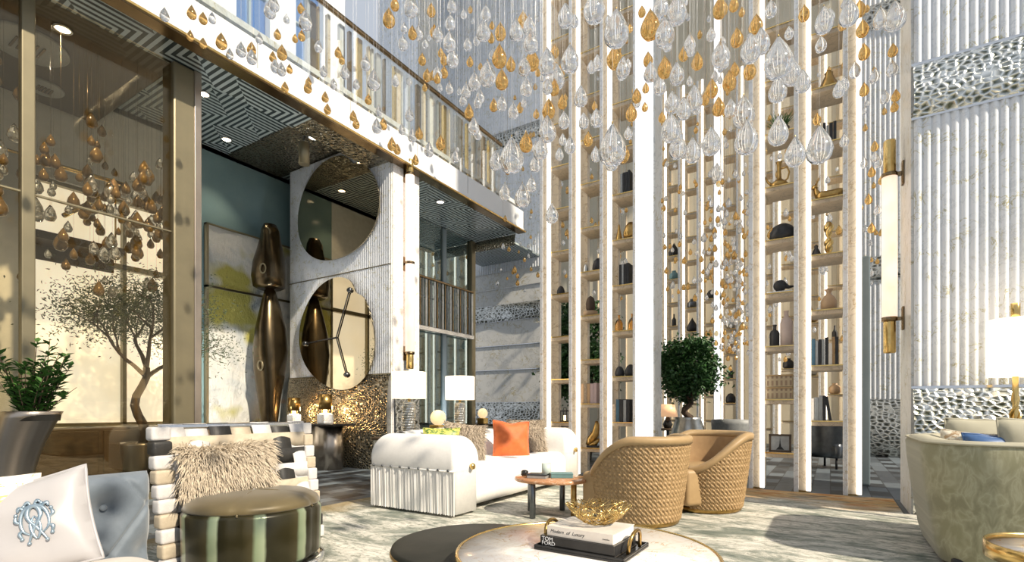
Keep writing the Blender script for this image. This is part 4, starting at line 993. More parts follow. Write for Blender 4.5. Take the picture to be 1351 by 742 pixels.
def shell_part(prof, name, mat):
    n = 24; rings = [outline(n, i_, .34) for i_, z in prof]; m = len(rings[0]); vs = []; fs = []
    for (i_, z), rg_ in zip(prof, rings): vs += [(x, y, z) for x, y in rg_]
    for a in range(len(prof) - 1):
        for k in range(m - 1): fs.append((a * m + k, a * m + k + 1, (a + 1) * m + k + 1, (a + 1) * m + k))
    return MB().add(vs, fs, True).build(name, mat, RS)
shell_part([(.10, .03), (.075, .12), (.035, .40), (.008, .62), (.0, .74), (.01, .765)], 'wrapped_back', M['sage'])
shell_part([(.01, .765), (.03, .785), (.08, .79), (.14, .785), (.165, .76), (.17, .42)], 'inner_back', M['sage_plain'])
MB().tube([(x, y, .772) for x, y in outline(24, .004, .34)], .007, 6).build('piping', M['sage_plain'], RS)
MB().rbox(.16, LX, .16, DY - .16, .06, .44, .05, 4).build('seat', M['sage_plain'], RS)
MB().rbox(.14, LX - .05, .14, DY - .14, 0, .07, .01, 1).build('plinth', M['black'], RS)
cushion('broad sage back cushion of the curved sofa, near the blue one', M['sage_plain'], (1.02, 5.00, .70), .58, .46, .16, radians(8), -.2, None, .02, .05, 0, .04)
cushion('broad sage back cushion of the curved sofa beside the floor lamp', M['sage_plain'], (1.22, 4.56, .70), .62, .46, .16, radians(14), -.15, None, .05, .05, 0, .04)
cushion('deep blue satin cushion on the curved sofa', M['navy'], (.93, 4.50, .69), .36, .32, .13, radians(16), -.2, None, -.04, .1, .05)
cushion('small brown printed linen cushion at the end of the curved sofa', M['ethnic'], (.78, 4.52, .70), .30, .30, .12, radians(-4), -.2, None, .1, .1)

# ---------------- gold side table, floor lamp
GT = thing('drum_table', 'round side table with a deep polished brass rim beside the curved sofa', 'side table', (.88, 3.04, RZ - .03))
MB().lathe([(.288, .36), (.30, .362), (.30, .428), (.292, .43), (.288, .42), (.288, .36)], 64).build('rim', M['gold'], GT)
MB().lathe([(.288, .375), (.288, .405), (0, .405)], 48).build('tabletop', M['table_marble'], GT)
MB().lathe([(.19, 0), (.19, .02), (.05, .04), (.04, .33), (.22, .37)], 32).build('pedestal', M['gold'], GT)
FL = thing('floor_lamp', 'lit drum shade floor lamp on a twisted brass stem before the fluted wall', 'floor lamp', (1.26, 5.62, 0))
MB().lathe([(.15, 0), (.15, .02), (.03, .035)], 32).build('base', M['gold'], FL)
MB().cyl((0, 0), .02, .03, 1.84, 16).build('pole', M['gold'], FL)
tw = MB()
for ph in (0, pi): tw.tube([(.035 * cos(q * .9 + ph) * sin(pi * q / 20) , .035 * sin(q * .9 + ph) * sin(pi * q / 20), .4 + .04 * q) for q in range(21)], .012, 8)
tw.build('twist', M['gold'], FL)
MB().lathe([(.17, 1.26), (.175, 1.265), (.175, 1.715), (.17, 1.72), (.165, 1.715), (.165, 1.265), (.17, 1.26)], 40).build('lamp_shade', M['lampglow'], FL)
MB().lathe([(.165, 1.70), (.02, 1.70)], 30).build('diffuser', M['lampglow'], FL)
MB().cyl((0, 0), .03, 1.72, 1.85, 16, .004).build('finial', M['gold'], FL)
L = bpy.data.lights.new('floor_lamp_bulb', 'POINT'); L.energy = 3; L.color = (1, .8, .55); L.shadow_soft_size = .18
o = bpy.data.objects.new('floor_lamp_bulb', L); COL.objects.link(o); o.location = (1.26, 5.62, 1.95)

# ---------------- potted tree, far chairs
def crown(t, c, rx, rz, n, L, W, mat, seed):
    rnd = random.Random(seed); lumps = [(rnd.uniform(0, 6.28), rnd.uniform(-1, 1), rnd.uniform(.8, 1.1)) for _ in range(40)]
    def smp():
        a, q, g = rnd.choice(lumps); k = sqrt(1 - q * q * .8) * g * rnd.choice((.45, .8, .9, .95)); 
        return Vector((c[0] + rx * k * cos(a) + rnd.gauss(0, rx * .17), c[1] + rx * k * sin(a) + rnd.gauss(0, rx * .17), c[2] + rz * q * g * .85 + rnd.gauss(0, rz * .13)))
    leaf_cloud(MB(), n, smp, L, W, rnd).build('leaves', mat, t)
t = tree('potted_tree', 'round crowned green tree in a pewter pot between the bookcases', (-2.05, 8.95, 0), (.75, 1.15), .05, 2, 900, .085, .022, M['leaf'], 9, .75, .13, (.0, 0, 1), .24)
crown(t, (0, 0, 1.66), .42, .56, 6500, .085, .024, M['leaf'], 3)
MB().lathe([(.17, 0), (.2, .02), (.285, .40), (.275, .62), (.21, .82), (.225, .86), (.21, .86), (.19, .80)], 40).build('planter', M['silver'], t)
MB().lathe([(.195, .79), (0, .80)], 20).build('soil', M['bark'], t)
t = tree('potted_tree', 'dark leafy tree behind the left bookcase', (-4.22, 9.35, 0), (.5, 1.1), .07, 2, 900, .10, .03, M['leaf'], 14, .8, .2, (-.1, 0, 1), .36)
crown(t, (0, 0, 2.2), .62, .95, 6500, .11, .034, M['leaf'], 6)
MB().lathe([(.22, 0), (.28, .5), (.28, .55), (.26, .55)], 30).build('planter', M['bronze'], t); MB().lathe([(.26, .5), (0, .5)], 20).build('soil', M['bark'], t)
def tub_chair(label, loc, rz, m1, m2):
    t = thing('tub_chair', label, 'armchair', loc, rz)
    MB().rbox(-.32, .32, -.32, .3, .18, .44, .07, 4).build('seat', m2, t)
    def f(u, v): a = -2.3 + 4.6 * u; r = .37 + .03 * v; return (r * sin(a), r * cos(a) - .02, .2 + .62 * v * (1 - .25 * (abs(a) / 2.3) ** 3))
    g = MB().grid(f, 40, 8).build('backrest', m1, t); g.modifiers.new('thick', 'SOLIDIFY').thickness = .07
    for sx in (-.22, .22):
        for sy in (-.2, .2): MB().cyl((sx, sy), .018, 0, .2, 10).build('leg', M['black'], t)
tub_chair('dark grey tub chair with a pink edge behind the second woven chair', (-1.46, 9.9, 0), 3.0, M['book_grey'], M['pinkclay'])
tub_chair('dark grey tub chair seen through the right bookcase', (.0, 10.3, 0), 2.6, M['gunmetal'], M['gunmetal'])

t = thing('side_table', 'small dark pedestal table under the tan lamp behind the potted tree', 'side table', (-2.86, 10.7, 0))
MB().lathe([(.22, .56), (.23, .57), (.23, .60), (0, .60)], 28).build('tabletop', M['dark_wood'], t); MB().lathe([(.16, 0), (.16, .02), (.03, .04), (.03, .56), (.1, .56)], 20).build('pedestal', M['gunmetal'], t)
t = thing('table_lamp', 'tan shaded table lamp on the small pedestal table behind the potted tree', 'table lamp', (-2.86, 10.7, .60))
MB().lathe([(.07, 0), (.10, .08), (.05, .2), (.02, .26), (0, .26)], 20).build('base', M['black_gloss'], t); MB().lathe([(.20, .24), (.14, .50), (.135, .50), (.195, .24), (.20, .24)], 28).build('lamp_shade', emit('lit tan shade', (.85, .50, .28), .8), t)
# ================================================================ BOOKCASES
BW, PW, BD = .32, .18, .42
def bookcase(label, x0, nb, Y, offs, H, zt=None):
    t = thing('bookcase', label, 'bookcase', (x0, Y, 0))
    for k in range(nb + 1):
        x = .5 * k
        u = MB().box(x + .035, x + PW - .045, .012, .09, 0, H).box(x + .02, x + PW - .02, BD - .09, BD, 0, H)
        u = u.build('upright', M['upright'], t)
        MB().rbox(x, x + .05, -.01, .10, 0, H, .004, 1, False).build('marble_edge', M['edge_marble'], u)
        MB().rbox(x + PW - .05, x + PW, -.026, .03, 0.02, H, .004, 1, False).build('light_strip', M['led'], u)
        MB().box(x + .03, x + PW - .03, 0, .10, 0, .02).build('brass_foot', M['gold'], u)
    for b in range(nb):
        z = offs[b]
        while z < H - .1:
            s_ = MB().rbox(.5 * b + PW, .5 * b + .5, .02, BD - .01, z - .06, z, .004, 1, False).build('shelf', M['shelf'], t)
            MB().box(.5 * b + PW, .5 * b + .5, .012, .022, z - .012, z + .003).build('brass_lip', M['gold'], s_)
            z += .66
    return t
bookcase('slim cream marble bookcase with lit edges right of the woven chairs, full of gilded ornaments', -.877, 2, 7.07, (.46, .86), 8.6)
bookcase('slim cream marble bookcase with lit edges behind the white sofa', -3.88, 3, 7.07, (.80, .42, .81), 8.6)
bookcase('distant lit bookcase seen between the near ones above the potted tree', -4.12, 4, 14.6, (.7, .5, .7, .5), 10)
bookcase('distant lit bookcase seen through the gilded one', -1.75, 4, 14.6, (.5, .7, .5, .7), 10)
wc2 = MB().rbox(-2.36, -2.06, 7.05, 7.36, 0, 9, .01, 2, False).build('trim_4', M['slab']); struct(wc2)
MB().rbox(-2.335, -2.085, 7.035, 7.055, .02, 9, .004, 1, False).build('light_panel', M['lit_marble'], wc2)
wc3 = MB().rbox(-1.93, -1.80, 10.5, 10.63, 0, 10, .01, 2, False).build('trim_5', M['edge_marble']); struct(wc3)
MB().rbox(-1.915, -1.815, 10.49, 10.505, .02, 10, .003, 1, False).build('light_panel', M['lit_marble'], wc3)

def put(name, label, cat, loc, parts, group=None, rz=0, sc=1):
    """parts: list of (part name, MB, material); a single part is the thing itself"""
    if len(parts) == 1:
        o = parts[0][1].build(name, parts[0][2], None, loc, (0, 0, rz)); o.scale = (sc,) * 3; return tag(o, label, cat, group)
    t = thing(name, label, cat, loc, rz, group); t.scale = (sc,) * 3
    for n, m, mt in parts: m.build(n, mt, t)
    return t
def CXR(b): return -.877 + .5 * b + PW + BW / 2
def CXL(b): return -3.88 + .5 * b + PW + BW / 2
YS = 7.07 + .15
ORD = ['first', 'second', 'third', 'fourth', 'fifth', 'sixth', 'seventh', 'eighth', 'ninth']
def books(where, x, z, specs, group, y=YS, lean=0):
    for i, (w, h, m) in enumerate(specs):
        mb = MB().rbox(0, w - .003, -.11, .11, 0, h, .003, 1, False)
        o = thing('book', '%s book from left %s' % (ORD[i], where), 'book', (x, y, z), 0, group)
        MB().rbox(0, .004, -.11, .11, 0, h, .001, 1, False).rbox(w - .007, w - .003, -.11, .11, 0, h, .001, 1, False).rbox(0, w - .003, -.112, -.105, 0, h, .002, 1, False).build('cover', M[m], o)
        MB().box(.004, w - .007, -.105, .105, .004, h - .006).build('pages', M['paper'], o)
        if lean and i >= len(specs) - lean: o.rotation_euler = (0, -.14, 0); o.location.x += .025
        x += w
# --- right bookcase, first bay
x = CXR(0)
def vase(pr, seg=24, **k): return MB().lathe(pr, seg, **k)
rnd = random.Random(4)
bl = MB()
for _ in range(110):
    a = rnd.uniform(0, 6.28); l = rnd.uniform(.10, .19); o_ = rnd.uniform(.02, .12); p = [Vector((.05 * cos(a), .05 * sin(a), .08)), Vector((.06 * cos(a) + o_ * .4 * cos(a), .06 * sin(a) + o_ * .4 * sin(a), .08 + l * .6)), Vector((.06 * cos(a) + o_ * cos(a), .06 * sin(a) + o_ * sin(a), .08 + l))]
    bl.tube(p, [.004, .003, .001], 4)
put('grass_plant', 'tuft of green grass in a dark bowl on a high shelf of the gilded bookcase', 'plant', (x, YS, .46 + .66 * 6), [('bowl', vase([(.05, 0), (.09, .02), (.11, .09), (.10, .09), (0, .07)]), M['black_gloss']), ('blades', bl, M['leaf_light'])])
z = .46 + .66 * 5
jug = vase([(.03, 0), (.075, .01), (.09, .035), (.06, .07), (.025, .10), (.018, .16), (.022, .25), (.032, .27), (.024, .27), (0, .25)])
hd = MB().tube([(.02, 0, .20), (.07, 0, .21), (.09, 0, .15), (.075, 0, .09), (.05, 0, .07)], .009, 8)
sp_ = MB().tube([(-.06, 0, .05), (-.10, 0, .09), (-.125, 0, .15)], [.016, .012, .007], 8)
put('ewer', 'golden ewer with a curling handle on a shelf of the gilded bookcase', 'jug', (x - .01, YS, z), [('body', jug, M['dark_gold']), ('handle', hd, M['dark_gold']), ('spout', sp_, M['dark_gold'])], sc=1.25)
z -= .66
cor = MB(); rnd = random.Random(9)
def rough(a, q): return 1 + .10 * sin(9 * a + 30 * q) * sin(5 * a - 20 * q)
put('coral_ornament', 'black domed coral ornament on a shelf of the gilded bookcase', 'ornament', (x + .03, YS, z), [('coral', MB().lathe([(.13, 0), (.15, .05), (.14, .12), (.10, .18), (.05, .21), (0, .215)], 40, rad=rough), M['black'])])
z -= .66
bd = MB().ball((0, 0, .075), .07, 20, 12, 1, .8, .95).tube([(.05, 0, .07), (.09, 0, .05), (.14, 0, .055)], [.035, .02, .008], 8)
put('bird_figure', 'round black bird figure on a pale slab in the gilded bookcase', 'figurine', (x - .0, YS, z), [('slab', MB().rbox(-.13, .13, -.09, .09, 0, .02, .004, 2, False), M['edge_marble']), ('body', bd.xf(Matrix.Translation((0, 0, .02))), M['black'])], sc=1.1)
z -= .66
put('bottle', 'matte black bottle beside the tall rose clay bottle', 'bottle', (x - .06, YS, z), [('body', vase([(.05, 0), (.057, .01), (.057, .17), (.045, .20), (.02, .215), (.018, .26), (.024, .265), (.024, .28), (0, .28)]), M['black'])])
put('bottle', 'tall rose clay bottle beside the matte black one', 'bottle', (x + .07, YS, z), [('body', vase([(.06, 0), (.07, .01), (.07, .30), (.055, .34), (.028, .36), (.026, .43), (.034, .44), (0, .44)]), M['pinkclay'])])
z -= .66
for i, lab in enumerate(('brown printed storage box, the lower of two stacked in the gilded bookcase', 'brown printed storage box, the upper of two stacked in the gilded bookcase')):
    put('storage_box', lab, 'box', (x, YS, z + i * .155), [('body', MB().rbox(-.145, .145, -.11, .11, 0, .13, .005, 2, False), M['chequer']), ('lid', MB().rbox(-.148, .148, -.113, .113, .131, .152, .004, 1, False), M['tan'])])
z -= .66
tw = MB().add([(-.012 * (1 - q) - .035 * max(0, 1 - q * 3.5), -.017, .03 + .16 * q) for q in (0, .1, .25, .5, .8, 1)] + [(.012 * (1 - q) + .035 * max(0, 1 - q * 3.5), -.017, .03 + .16 * q) for q in (1, .8, .5, .25, .1, 0)], [tuple(range(12))])
put('picture_frame', 'dark framed photograph of a tower on the lowest shelf of the gilded bookcase', 'picture frame', (x, YS, z), [('frame', MB().box(-.125, .125, -.012, .012, 0, .025).box(-.125, .125, -.012, .012, .20, .225).box(-.125, -.10, -.012, .012, 0, .225).box(.10, .125, -.012, .012, 0, .225), M['dark_wood']), ('photograph', MB().box(-.11, .11, -.008, .005, .015, .21), M['book_grey']), ('tower_print', tw.xf(Matrix.Translation((0, .006, 0))), M['black'])], rz=.1)
# --- right bookcase, second bay
x = CXR(1); z = .86 + .66 * 6
fig = MB().lathe([(.085, 0), (.07, .06), (.045, .12), (.03, .16), (.034, .18), (.02, .20), (0, .205)], 12, rad=lambda a, q: 1 + .12 * cos(6 * a))
put('gilt_bell', 'golden fluted bell ornament on the highest visible shelf of the gilded bookcase', 'ornament', (x + .02, YS, z), [('body', fig, M['dark_gold'])], sc=1.2)
z -= .66
books('in the dark row high in the gilded bookcase', x - .04, z, [(.035, .24, 'black'), (.03, .20, 'book_grey'), (.04, .22, 'black'), (.035, .23, 'black')], 'dark books high in the gilded bookcase')
z -= .66
dm = MB()
dm.lathe([(0, -.17), (.04, -.16), (.06, -.10), (.055, 0), (.062, .08), (.05, .14), (.02, .17), (0, .175)], 16).xf(Matrix.Translation((.02, 0, .075)) @ Matrix.Rotation(pi / 2, 4, 'Y'))
dm.tube([(-.11, 0, .09), (-.14, 0, .15), (-.15, 0, .20)], [.045, .03, .024], 10)
dm.tube([(-.13, 0, .215), (-.165, 0, .205), (-.205, 0, .185)], [.03, .026, .012], 10)
dm.tube([(-.14, -.015, .23), (-.125, -.03, .265)], [.012, .003], 6).tube([(-.14, .015, .23), (-.125, .03, .265)], [.012, .003], 6)
dm.tube([(-.08, -.03, .05), (-.15, -.03, .02), (-.05, -.03, .014)], .012, 6).tube([(.12, -.04, .06), (.06, -.045, .02), (.15, -.045, .014)], [.03, .016, .01], 8).tube([(.18, 0, .08), (.215, 0, .06)], [.014, .004], 6)
an = MB()
for s_ in (-1, 1):
    an.tube([(-.135, s_ * .012, .23), (-.115, s_ * .03, .29), (-.09, s_ * .035, .33)], [.006, .005, .002], 6).tube([(-.115, s_ * .03, .29), (-.085, s_ * .03, .30)], [.005, .002], 6).tube([(-.125, s_ * .02, .265), (-.15, s_ * .03, .29)], [.004, .002], 6)
put('deer_figure', 'resting golden deer figure on a shelf of the gilded bookcase', 'figurine', (x + .02, YS, z), [('body', dm, M['dark_gold']), ('antlers', an, M['dark_gold'])], sc=.95)
z -= .66
def twist(a, q): return .45 + .55 * abs(cos(a - q * 7))
put('twist_sculpture', 'golden twisted ribbon sculpture in the gilded bookcase', 'sculpture', (x + .02, YS, z), [('base', MB().rbox(-.06, .06, -.04, .04, 0, .03, .004, 1, False), M['gold']), ('ribbon', MB().lathe([(.02 + .045 * abs(sin(pi * i / 15)) ** 1.0, .03 + .40 * i / 30) for i in range(31)], 24, rad=twist), M['gold'])], sc=.95)
put('figurine', 'small dark seated figurine beside the golden twisted ribbon', 'figurine', (x - .11, YS, z), [('body', MB().lathe([(.045, 0), (.05, .04), (.03, .09), (.018, .11), (.024, .135), (0, .16)], 16), M['black'])])
z -= .66
put('vase', 'tan clay vase with a flared neck in the gilded bookcase', 'vase', (x + .02, YS, z), [('body', vase([(.06, 0), (.085, .02), (.085, .11), (.06, .16), (.028, .20), (.026, .22), (.045, .255), (.035, .255), (0, .2)]), M['tanclay'])])
z -= .66
books('in the tall dark row at the middle of the gilded bookcase', x - .155, z, [(.04, .32, 'book_blue'), (.03, .30, 'book_grey'), (.035, .31, 'black'), (.03, .31, 'book_grey'), (.04, .33, 'black'), (.035, .26, 'book_white'), (.03, .33, 'tan_dark'), (.035, .33, 'black')], 'books at the middle of the gilded bookcase')
z -= .66
books('in the leaning row low in the gilded bookcase', x - .155, z, [(.03, .27, 'book_white'), (.045, .28, 'book_grey'), (.04, .30, 'book_grey'), (.035, .30, 'black'), (.035, .29, 'black')], 'books low in the gilded bookcase', lean=1)
# --- left bookcase
def dome(name, label, loc, r, h, m='black'): return put(name, label, 'ornament', loc, [('body', MB().lathe([(r * .8, 0), (r, h * .25), (r * .95, h * .5), (r * .65, h * .82), (r * .3, h * .97), (0, h)], 24), M[m])])
x = CXL(0)
dome('stone_ornament', 'small dark domed stone in the first bay of the bookcase behind the sofa', (x - .05, YS, .80 + .66 * 3), .065, .15)
lt = MB()
for sx in (-1, 1):
    for sy in (-1, 1): lt.box(sx * .05 - .006, sx * .05 + .006, sy * .05 - .006, sy * .05 + .006, .02, .16)
put('lantern', 'black box lantern low in the bookcase behind the sofa', 'lantern', (x + .02, YS, .80), [('base', MB().rbox(-.06, .06, -.06, .06, 0, .02, .004, 1, False), M['black']), ('frame', lt, M['black']), ('roof', MB().rbox(-.06, .06, -.06, .06, .16, .18, .004, 1, False).tube([(-.03, 0, .18), (-.02, 0, .22), (.02, 0, .22), (.03, 0, .18)], .005, 6), M['black']), ('candle', MB().cyl((0, 0), .02, .02, .10, 12), M['candle'])])
x = CXL(1)
dome('stone_ornament', 'black domed stone at the right of a high shelf behind the sofa', (x + .08, YS, .42 + .66 * 4), .095, .21)
dome('stone_ornament', 'grey domed stone beside the black one on a high shelf behind the sofa', (x - .13, YS, .42 + .66 * 4), .05, .16, 'silver')
put('cactus', 'oval brown cactus in a low dish in the bookcase behind the sofa', 'plant', (x - .05, YS, .42 + .66 * 3), [('dish', vase([(.07, 0), (.10, .02), (.11, .08), (.10, .08), (0, .06)]), M['tanclay']), ('stem', MB().lathe([(.04, .06), (.065, .12), (.07, .20), (.05, .28), (0, .32)], 20, rad=lambda a, q: 1 + .06 * cos(10 * a)), M['bark'])])
rnd = random.Random(3)
books('in the tan and rose row low behind the white sofa', x - .155, .42 + .66, [(.045, .30, 'book_tan'), (.05, .31, 'bookart'), (.05, .30, 'book_tan'), (.055, .30, 'book_pink'), (.05, .31, 'book_pink')], 'tan and rose books behind the white sofa')
gs = MB().tube([(-.09, 0, .03), (-.04, 0, .12), (.03, 0, .22), (.06, 0, .34), (.05, 0, .42)], [.05, .075, .06, .05, .02], 14).tube([(-.09, 0, .03), (.02, 0, .06), (.1, 0, .14)], [.05, .05, .015], 12)
put('bronze_figure', 'leaning abstract gilded figure on the lowest shelf behind the sofa end', 'sculpture', (x, YS, .42), [('base', MB().rbox(-.10, .10, -.06, .06, 0, .03, .004, 1, False), M['black']), ('figure', gs, M['dark_gold'])], sc=.95)
x = CXL(2)
books('in the black row high beside the white lit column', x - .04, .81 + .66 * 5, [(.035, .29, 'book_grey'), (.035, .30, 'black'), (.04, .30, 'black'), (.035, .32, 'black')], 'black books high beside the white column')
put('gilt_shell', 'golden shell ornament on a shelf beside the white lit column', 'ornament', (x + .08, YS, .81 + .66 * 4), [('body', MB().lathe([(.03, 0), (.09, .03), (.11, .10), (.08, .20), (.03, .26), (0, .27)], 24, rad=lambda a, q: 1 + .10 * cos(8 * a)), M['dark_gold'])])
put('gilt_shell', 'tall golden cone ornament at the near corner of that shelf beside the white column', 'ornament', (x - .10, YS, .81 + .66 * 4), [('body', MB().lathe([(.05, 0), (.055, .02), (.03, .14), (.012, .26), (0, .27)], 20), M['dark_gold'])])
books('in the black row at mid height beside the white lit column', x - .06, .81 + .66 * 3, [(.04, .30, 'black'), (.03, .30, 'book_grey'), (.04, .30, 'black'), (.04, .31, 'black')], 'black books at mid height beside the white column')
for dx, lab in ((-.10, 'amber glass bottle, the left of two on the shelf beside the white column'), (.10, 'amber glass bottle, the right of two on the shelf beside the white column')):
    put('bottle', lab, 'bottle', (x + dx, YS, .81 + .66 * 2), [('body', vase([(.05, 0), (.06, .02), (.06, .12), (.04, .17), (.016, .19), (.016, .24), (.022, .25), (0, .25)]), M['amber_glass'])])
dome('stone_ornament', 'black domed stone, the left of two below the amber bottles', (x - .09, YS, .81 + .66), .07, .16)
dome('stone_ornament', 'larger black domed stone, the right of two below the amber bottles', (x + .075, YS, .81 + .66), .085, .18)
books('in the dark row low beside the white lit column', x - .155, .81, [(.05, .26, 'bookart'), (.05, .33, 'book_blue'), (.06, .33, 'black'), (.045, .32, 'book_grey'), (.05, .33, 'black')], 'dark books low beside the white column')
# --- distant bookcase ornaments
YF = 14.8; rnd = random.Random(12)
shapes = {
    'pear vase': ('vase', [(.06, 0), (.14, .06), (.15, .14), (.09, .26), (.03, .36), (0, .42)]),
    'round jar': ('jar', [(.08, 0), (.13, .05), (.13, .16), (.08, .22), (.05, .24), (.06, .27), (0, .27)]),
    'slim bottle': ('bottle', [(.05, 0), (.06, .02), (.06, .20), (.02, .27), (.02, .36), (0, .37)]),
    'domed ornament': ('ornament', [(.11, 0), (.13, .06), (.12, .16), (.06, .25), (0, .27)])}
far = [(0, 7, 'pear vase', 'black'), (0, 4, 'slim bottle', 'black'), (0, 6, 'round jar', 'teal_box'), (0, 3, 'domed ornament', 'gunmetal'), (1, 5, 'round jar', 'gunmetal'), (1, 4, 'pear vase', 'black'), (1, 3, 'domed ornament', 'dark_gold'), (1, 2, 'slim bottle', 'black'), (2, 6, 'pear vase', 'dark_gold'), (2, 5, 'domed ornament', 'black'), (2, 3, 'slim bottle', 'black'), (2, 2, 'round jar', 'gunmetal'), (3, 2, 'slim bottle', 'black'), (3, 3, 'round jar', 'tanclay'), (3, 1, 'domed ornament', 'black'), (3, 4, 'pear vase', 'silver')]
for b, k, s_, m_ in far:
    zz = (.7, .5, .7, .5)[b] + .66 * k
    put(s_.replace(' ', '_'), '%s %s, %s shelf up in the %s bay of the distant bookcase' % ({'black': 'black', 'gunmetal': 'grey', 'teal_box': 'teal', 'dark_gold': 'golden', 'tanclay': 'tan', 'silver': 'pewter'}[m_], s_, ORD[k], ORD[b]), shapes[s_][0], (-4.12 + .5 * b + PW + BW / 2, YF, zz), [('body', vase(shapes[s_][1]), M[m_])])
far2 = [(1, 2, 'round jar', 'black'), (1, 3, 'slim bottle', 'amber_glass'), (2, 2, 'round jar', 'silver'), (2, 4, 'pear vase', 'dark_gold'), (3, 3, 'slim bottle', 'black'), (3, 1, 'round jar', 'tanclay')]
for b, k, s_, m_ in far2:
    zz = (.5, .7, .5, .7)[b] + .66 * k
    put(s_.replace(' ', '_'), '%s %s, %s shelf up in the %s bay seen behind the gilded bookcase' % ({'black': 'black', 'amber_glass': 'amber', 'dark_gold': 'golden', 'tanclay': 'tan', 'silver': 'pewter'}[m_], s_, ORD[k], ORD[b]), shapes[s_][0], (-1.75 + .5 * b + PW + BW / 2, YF, zz), [('body', vase(shapes[s_][1]), M[m_])])

# ================================================================ HANGING CRYSTALS
DROP = [(0, -.62), (.16, -.60), (.33, -.51), (.45, -.35), (.50, -.15), (.495, .03), (.43, .25), (.325, .46), (.20, .68), (.09, .86), (.0, 1.0)]
def drop_mesh(seg, prof, fac): return MB().lathe(prof, seg, rad=(lambda a, q: 1 + fac * cos(5 * a + 3 * q))).mesh('crystal_drop')
dmesh = {}
for kd in ('clear', 'amber'):
    me = drop_mesh(20, DROP, .035); me.materials.append(M[kd]); dmesh[kd] = me
wm = MB().tube([(0, 0, 0), (0, 0, .25), (0, 0, 1)], .0008, 5).mesh('wire'); wm.materials.append(M['wire'])
cm = MB().lathe([(.028, .0), (.03, .04), (.02, .09), (0, .1)], 10).mesh('cap'); cm.materials.append(M['gold'])
ZTOP = 9.4; ndrop = 0
def drop(p, w, kd, label, group=None):
    global ndrop
    o = bpy.data.objects.new('crystal_pendant', dmesh[kd]); COL.objects.link(o); o.location = p; o.scale = (w, w, w)
    o.rotation_euler = (0, 0, (ndrop * 1.7) % 6.28); tag(o, label, 'crystal drop', group)
    wo = bpy.data.objects.new('wire', wm); COL.objects.link(wo); wo.parent = o; wo.location = (0, 0, 1.0); wo.scale = (1 / w, 1 / w, (ZTOP - p[2] - 1.1 * w) / w)
    ca = bpy.data.objects.new('cap', cm); COL.objects.link(ca); ca.parent = o; ca.location = (0, 0, .95)
    ndrop += 1
big = {(808, 188): 'largest clear crystal teardrop hanging alone in front of the bookcase behind the sofa', (1027, 73): 'big clear crystal teardrop hanging high before the first bay of the gilded bookcase', (1081, 188): 'big clear crystal teardrop hanging before the deer shelf of the gilded bookcase', (675, 202): 'big clear crystal teardrop hanging near the end of the gallery railing', (985, 178): 'big clear crystal teardrop hanging beside the first upright of the gilded bookcase', (813, 34): 'big clear crystal teardrop hanging high before the shelves behind the sofa', (858, 30): 'big amber crystal teardrop hanging in front of the white lit column', (1027, 170): 'round clear crystal drop hanging under a bigger one before the golden ewer', (728, 280): 'lowest clear crystal drop, hanging before the first bay behind the sofa', (689, 256): 'clear crystal drop hanging low beside the tip of the gallery edge'}
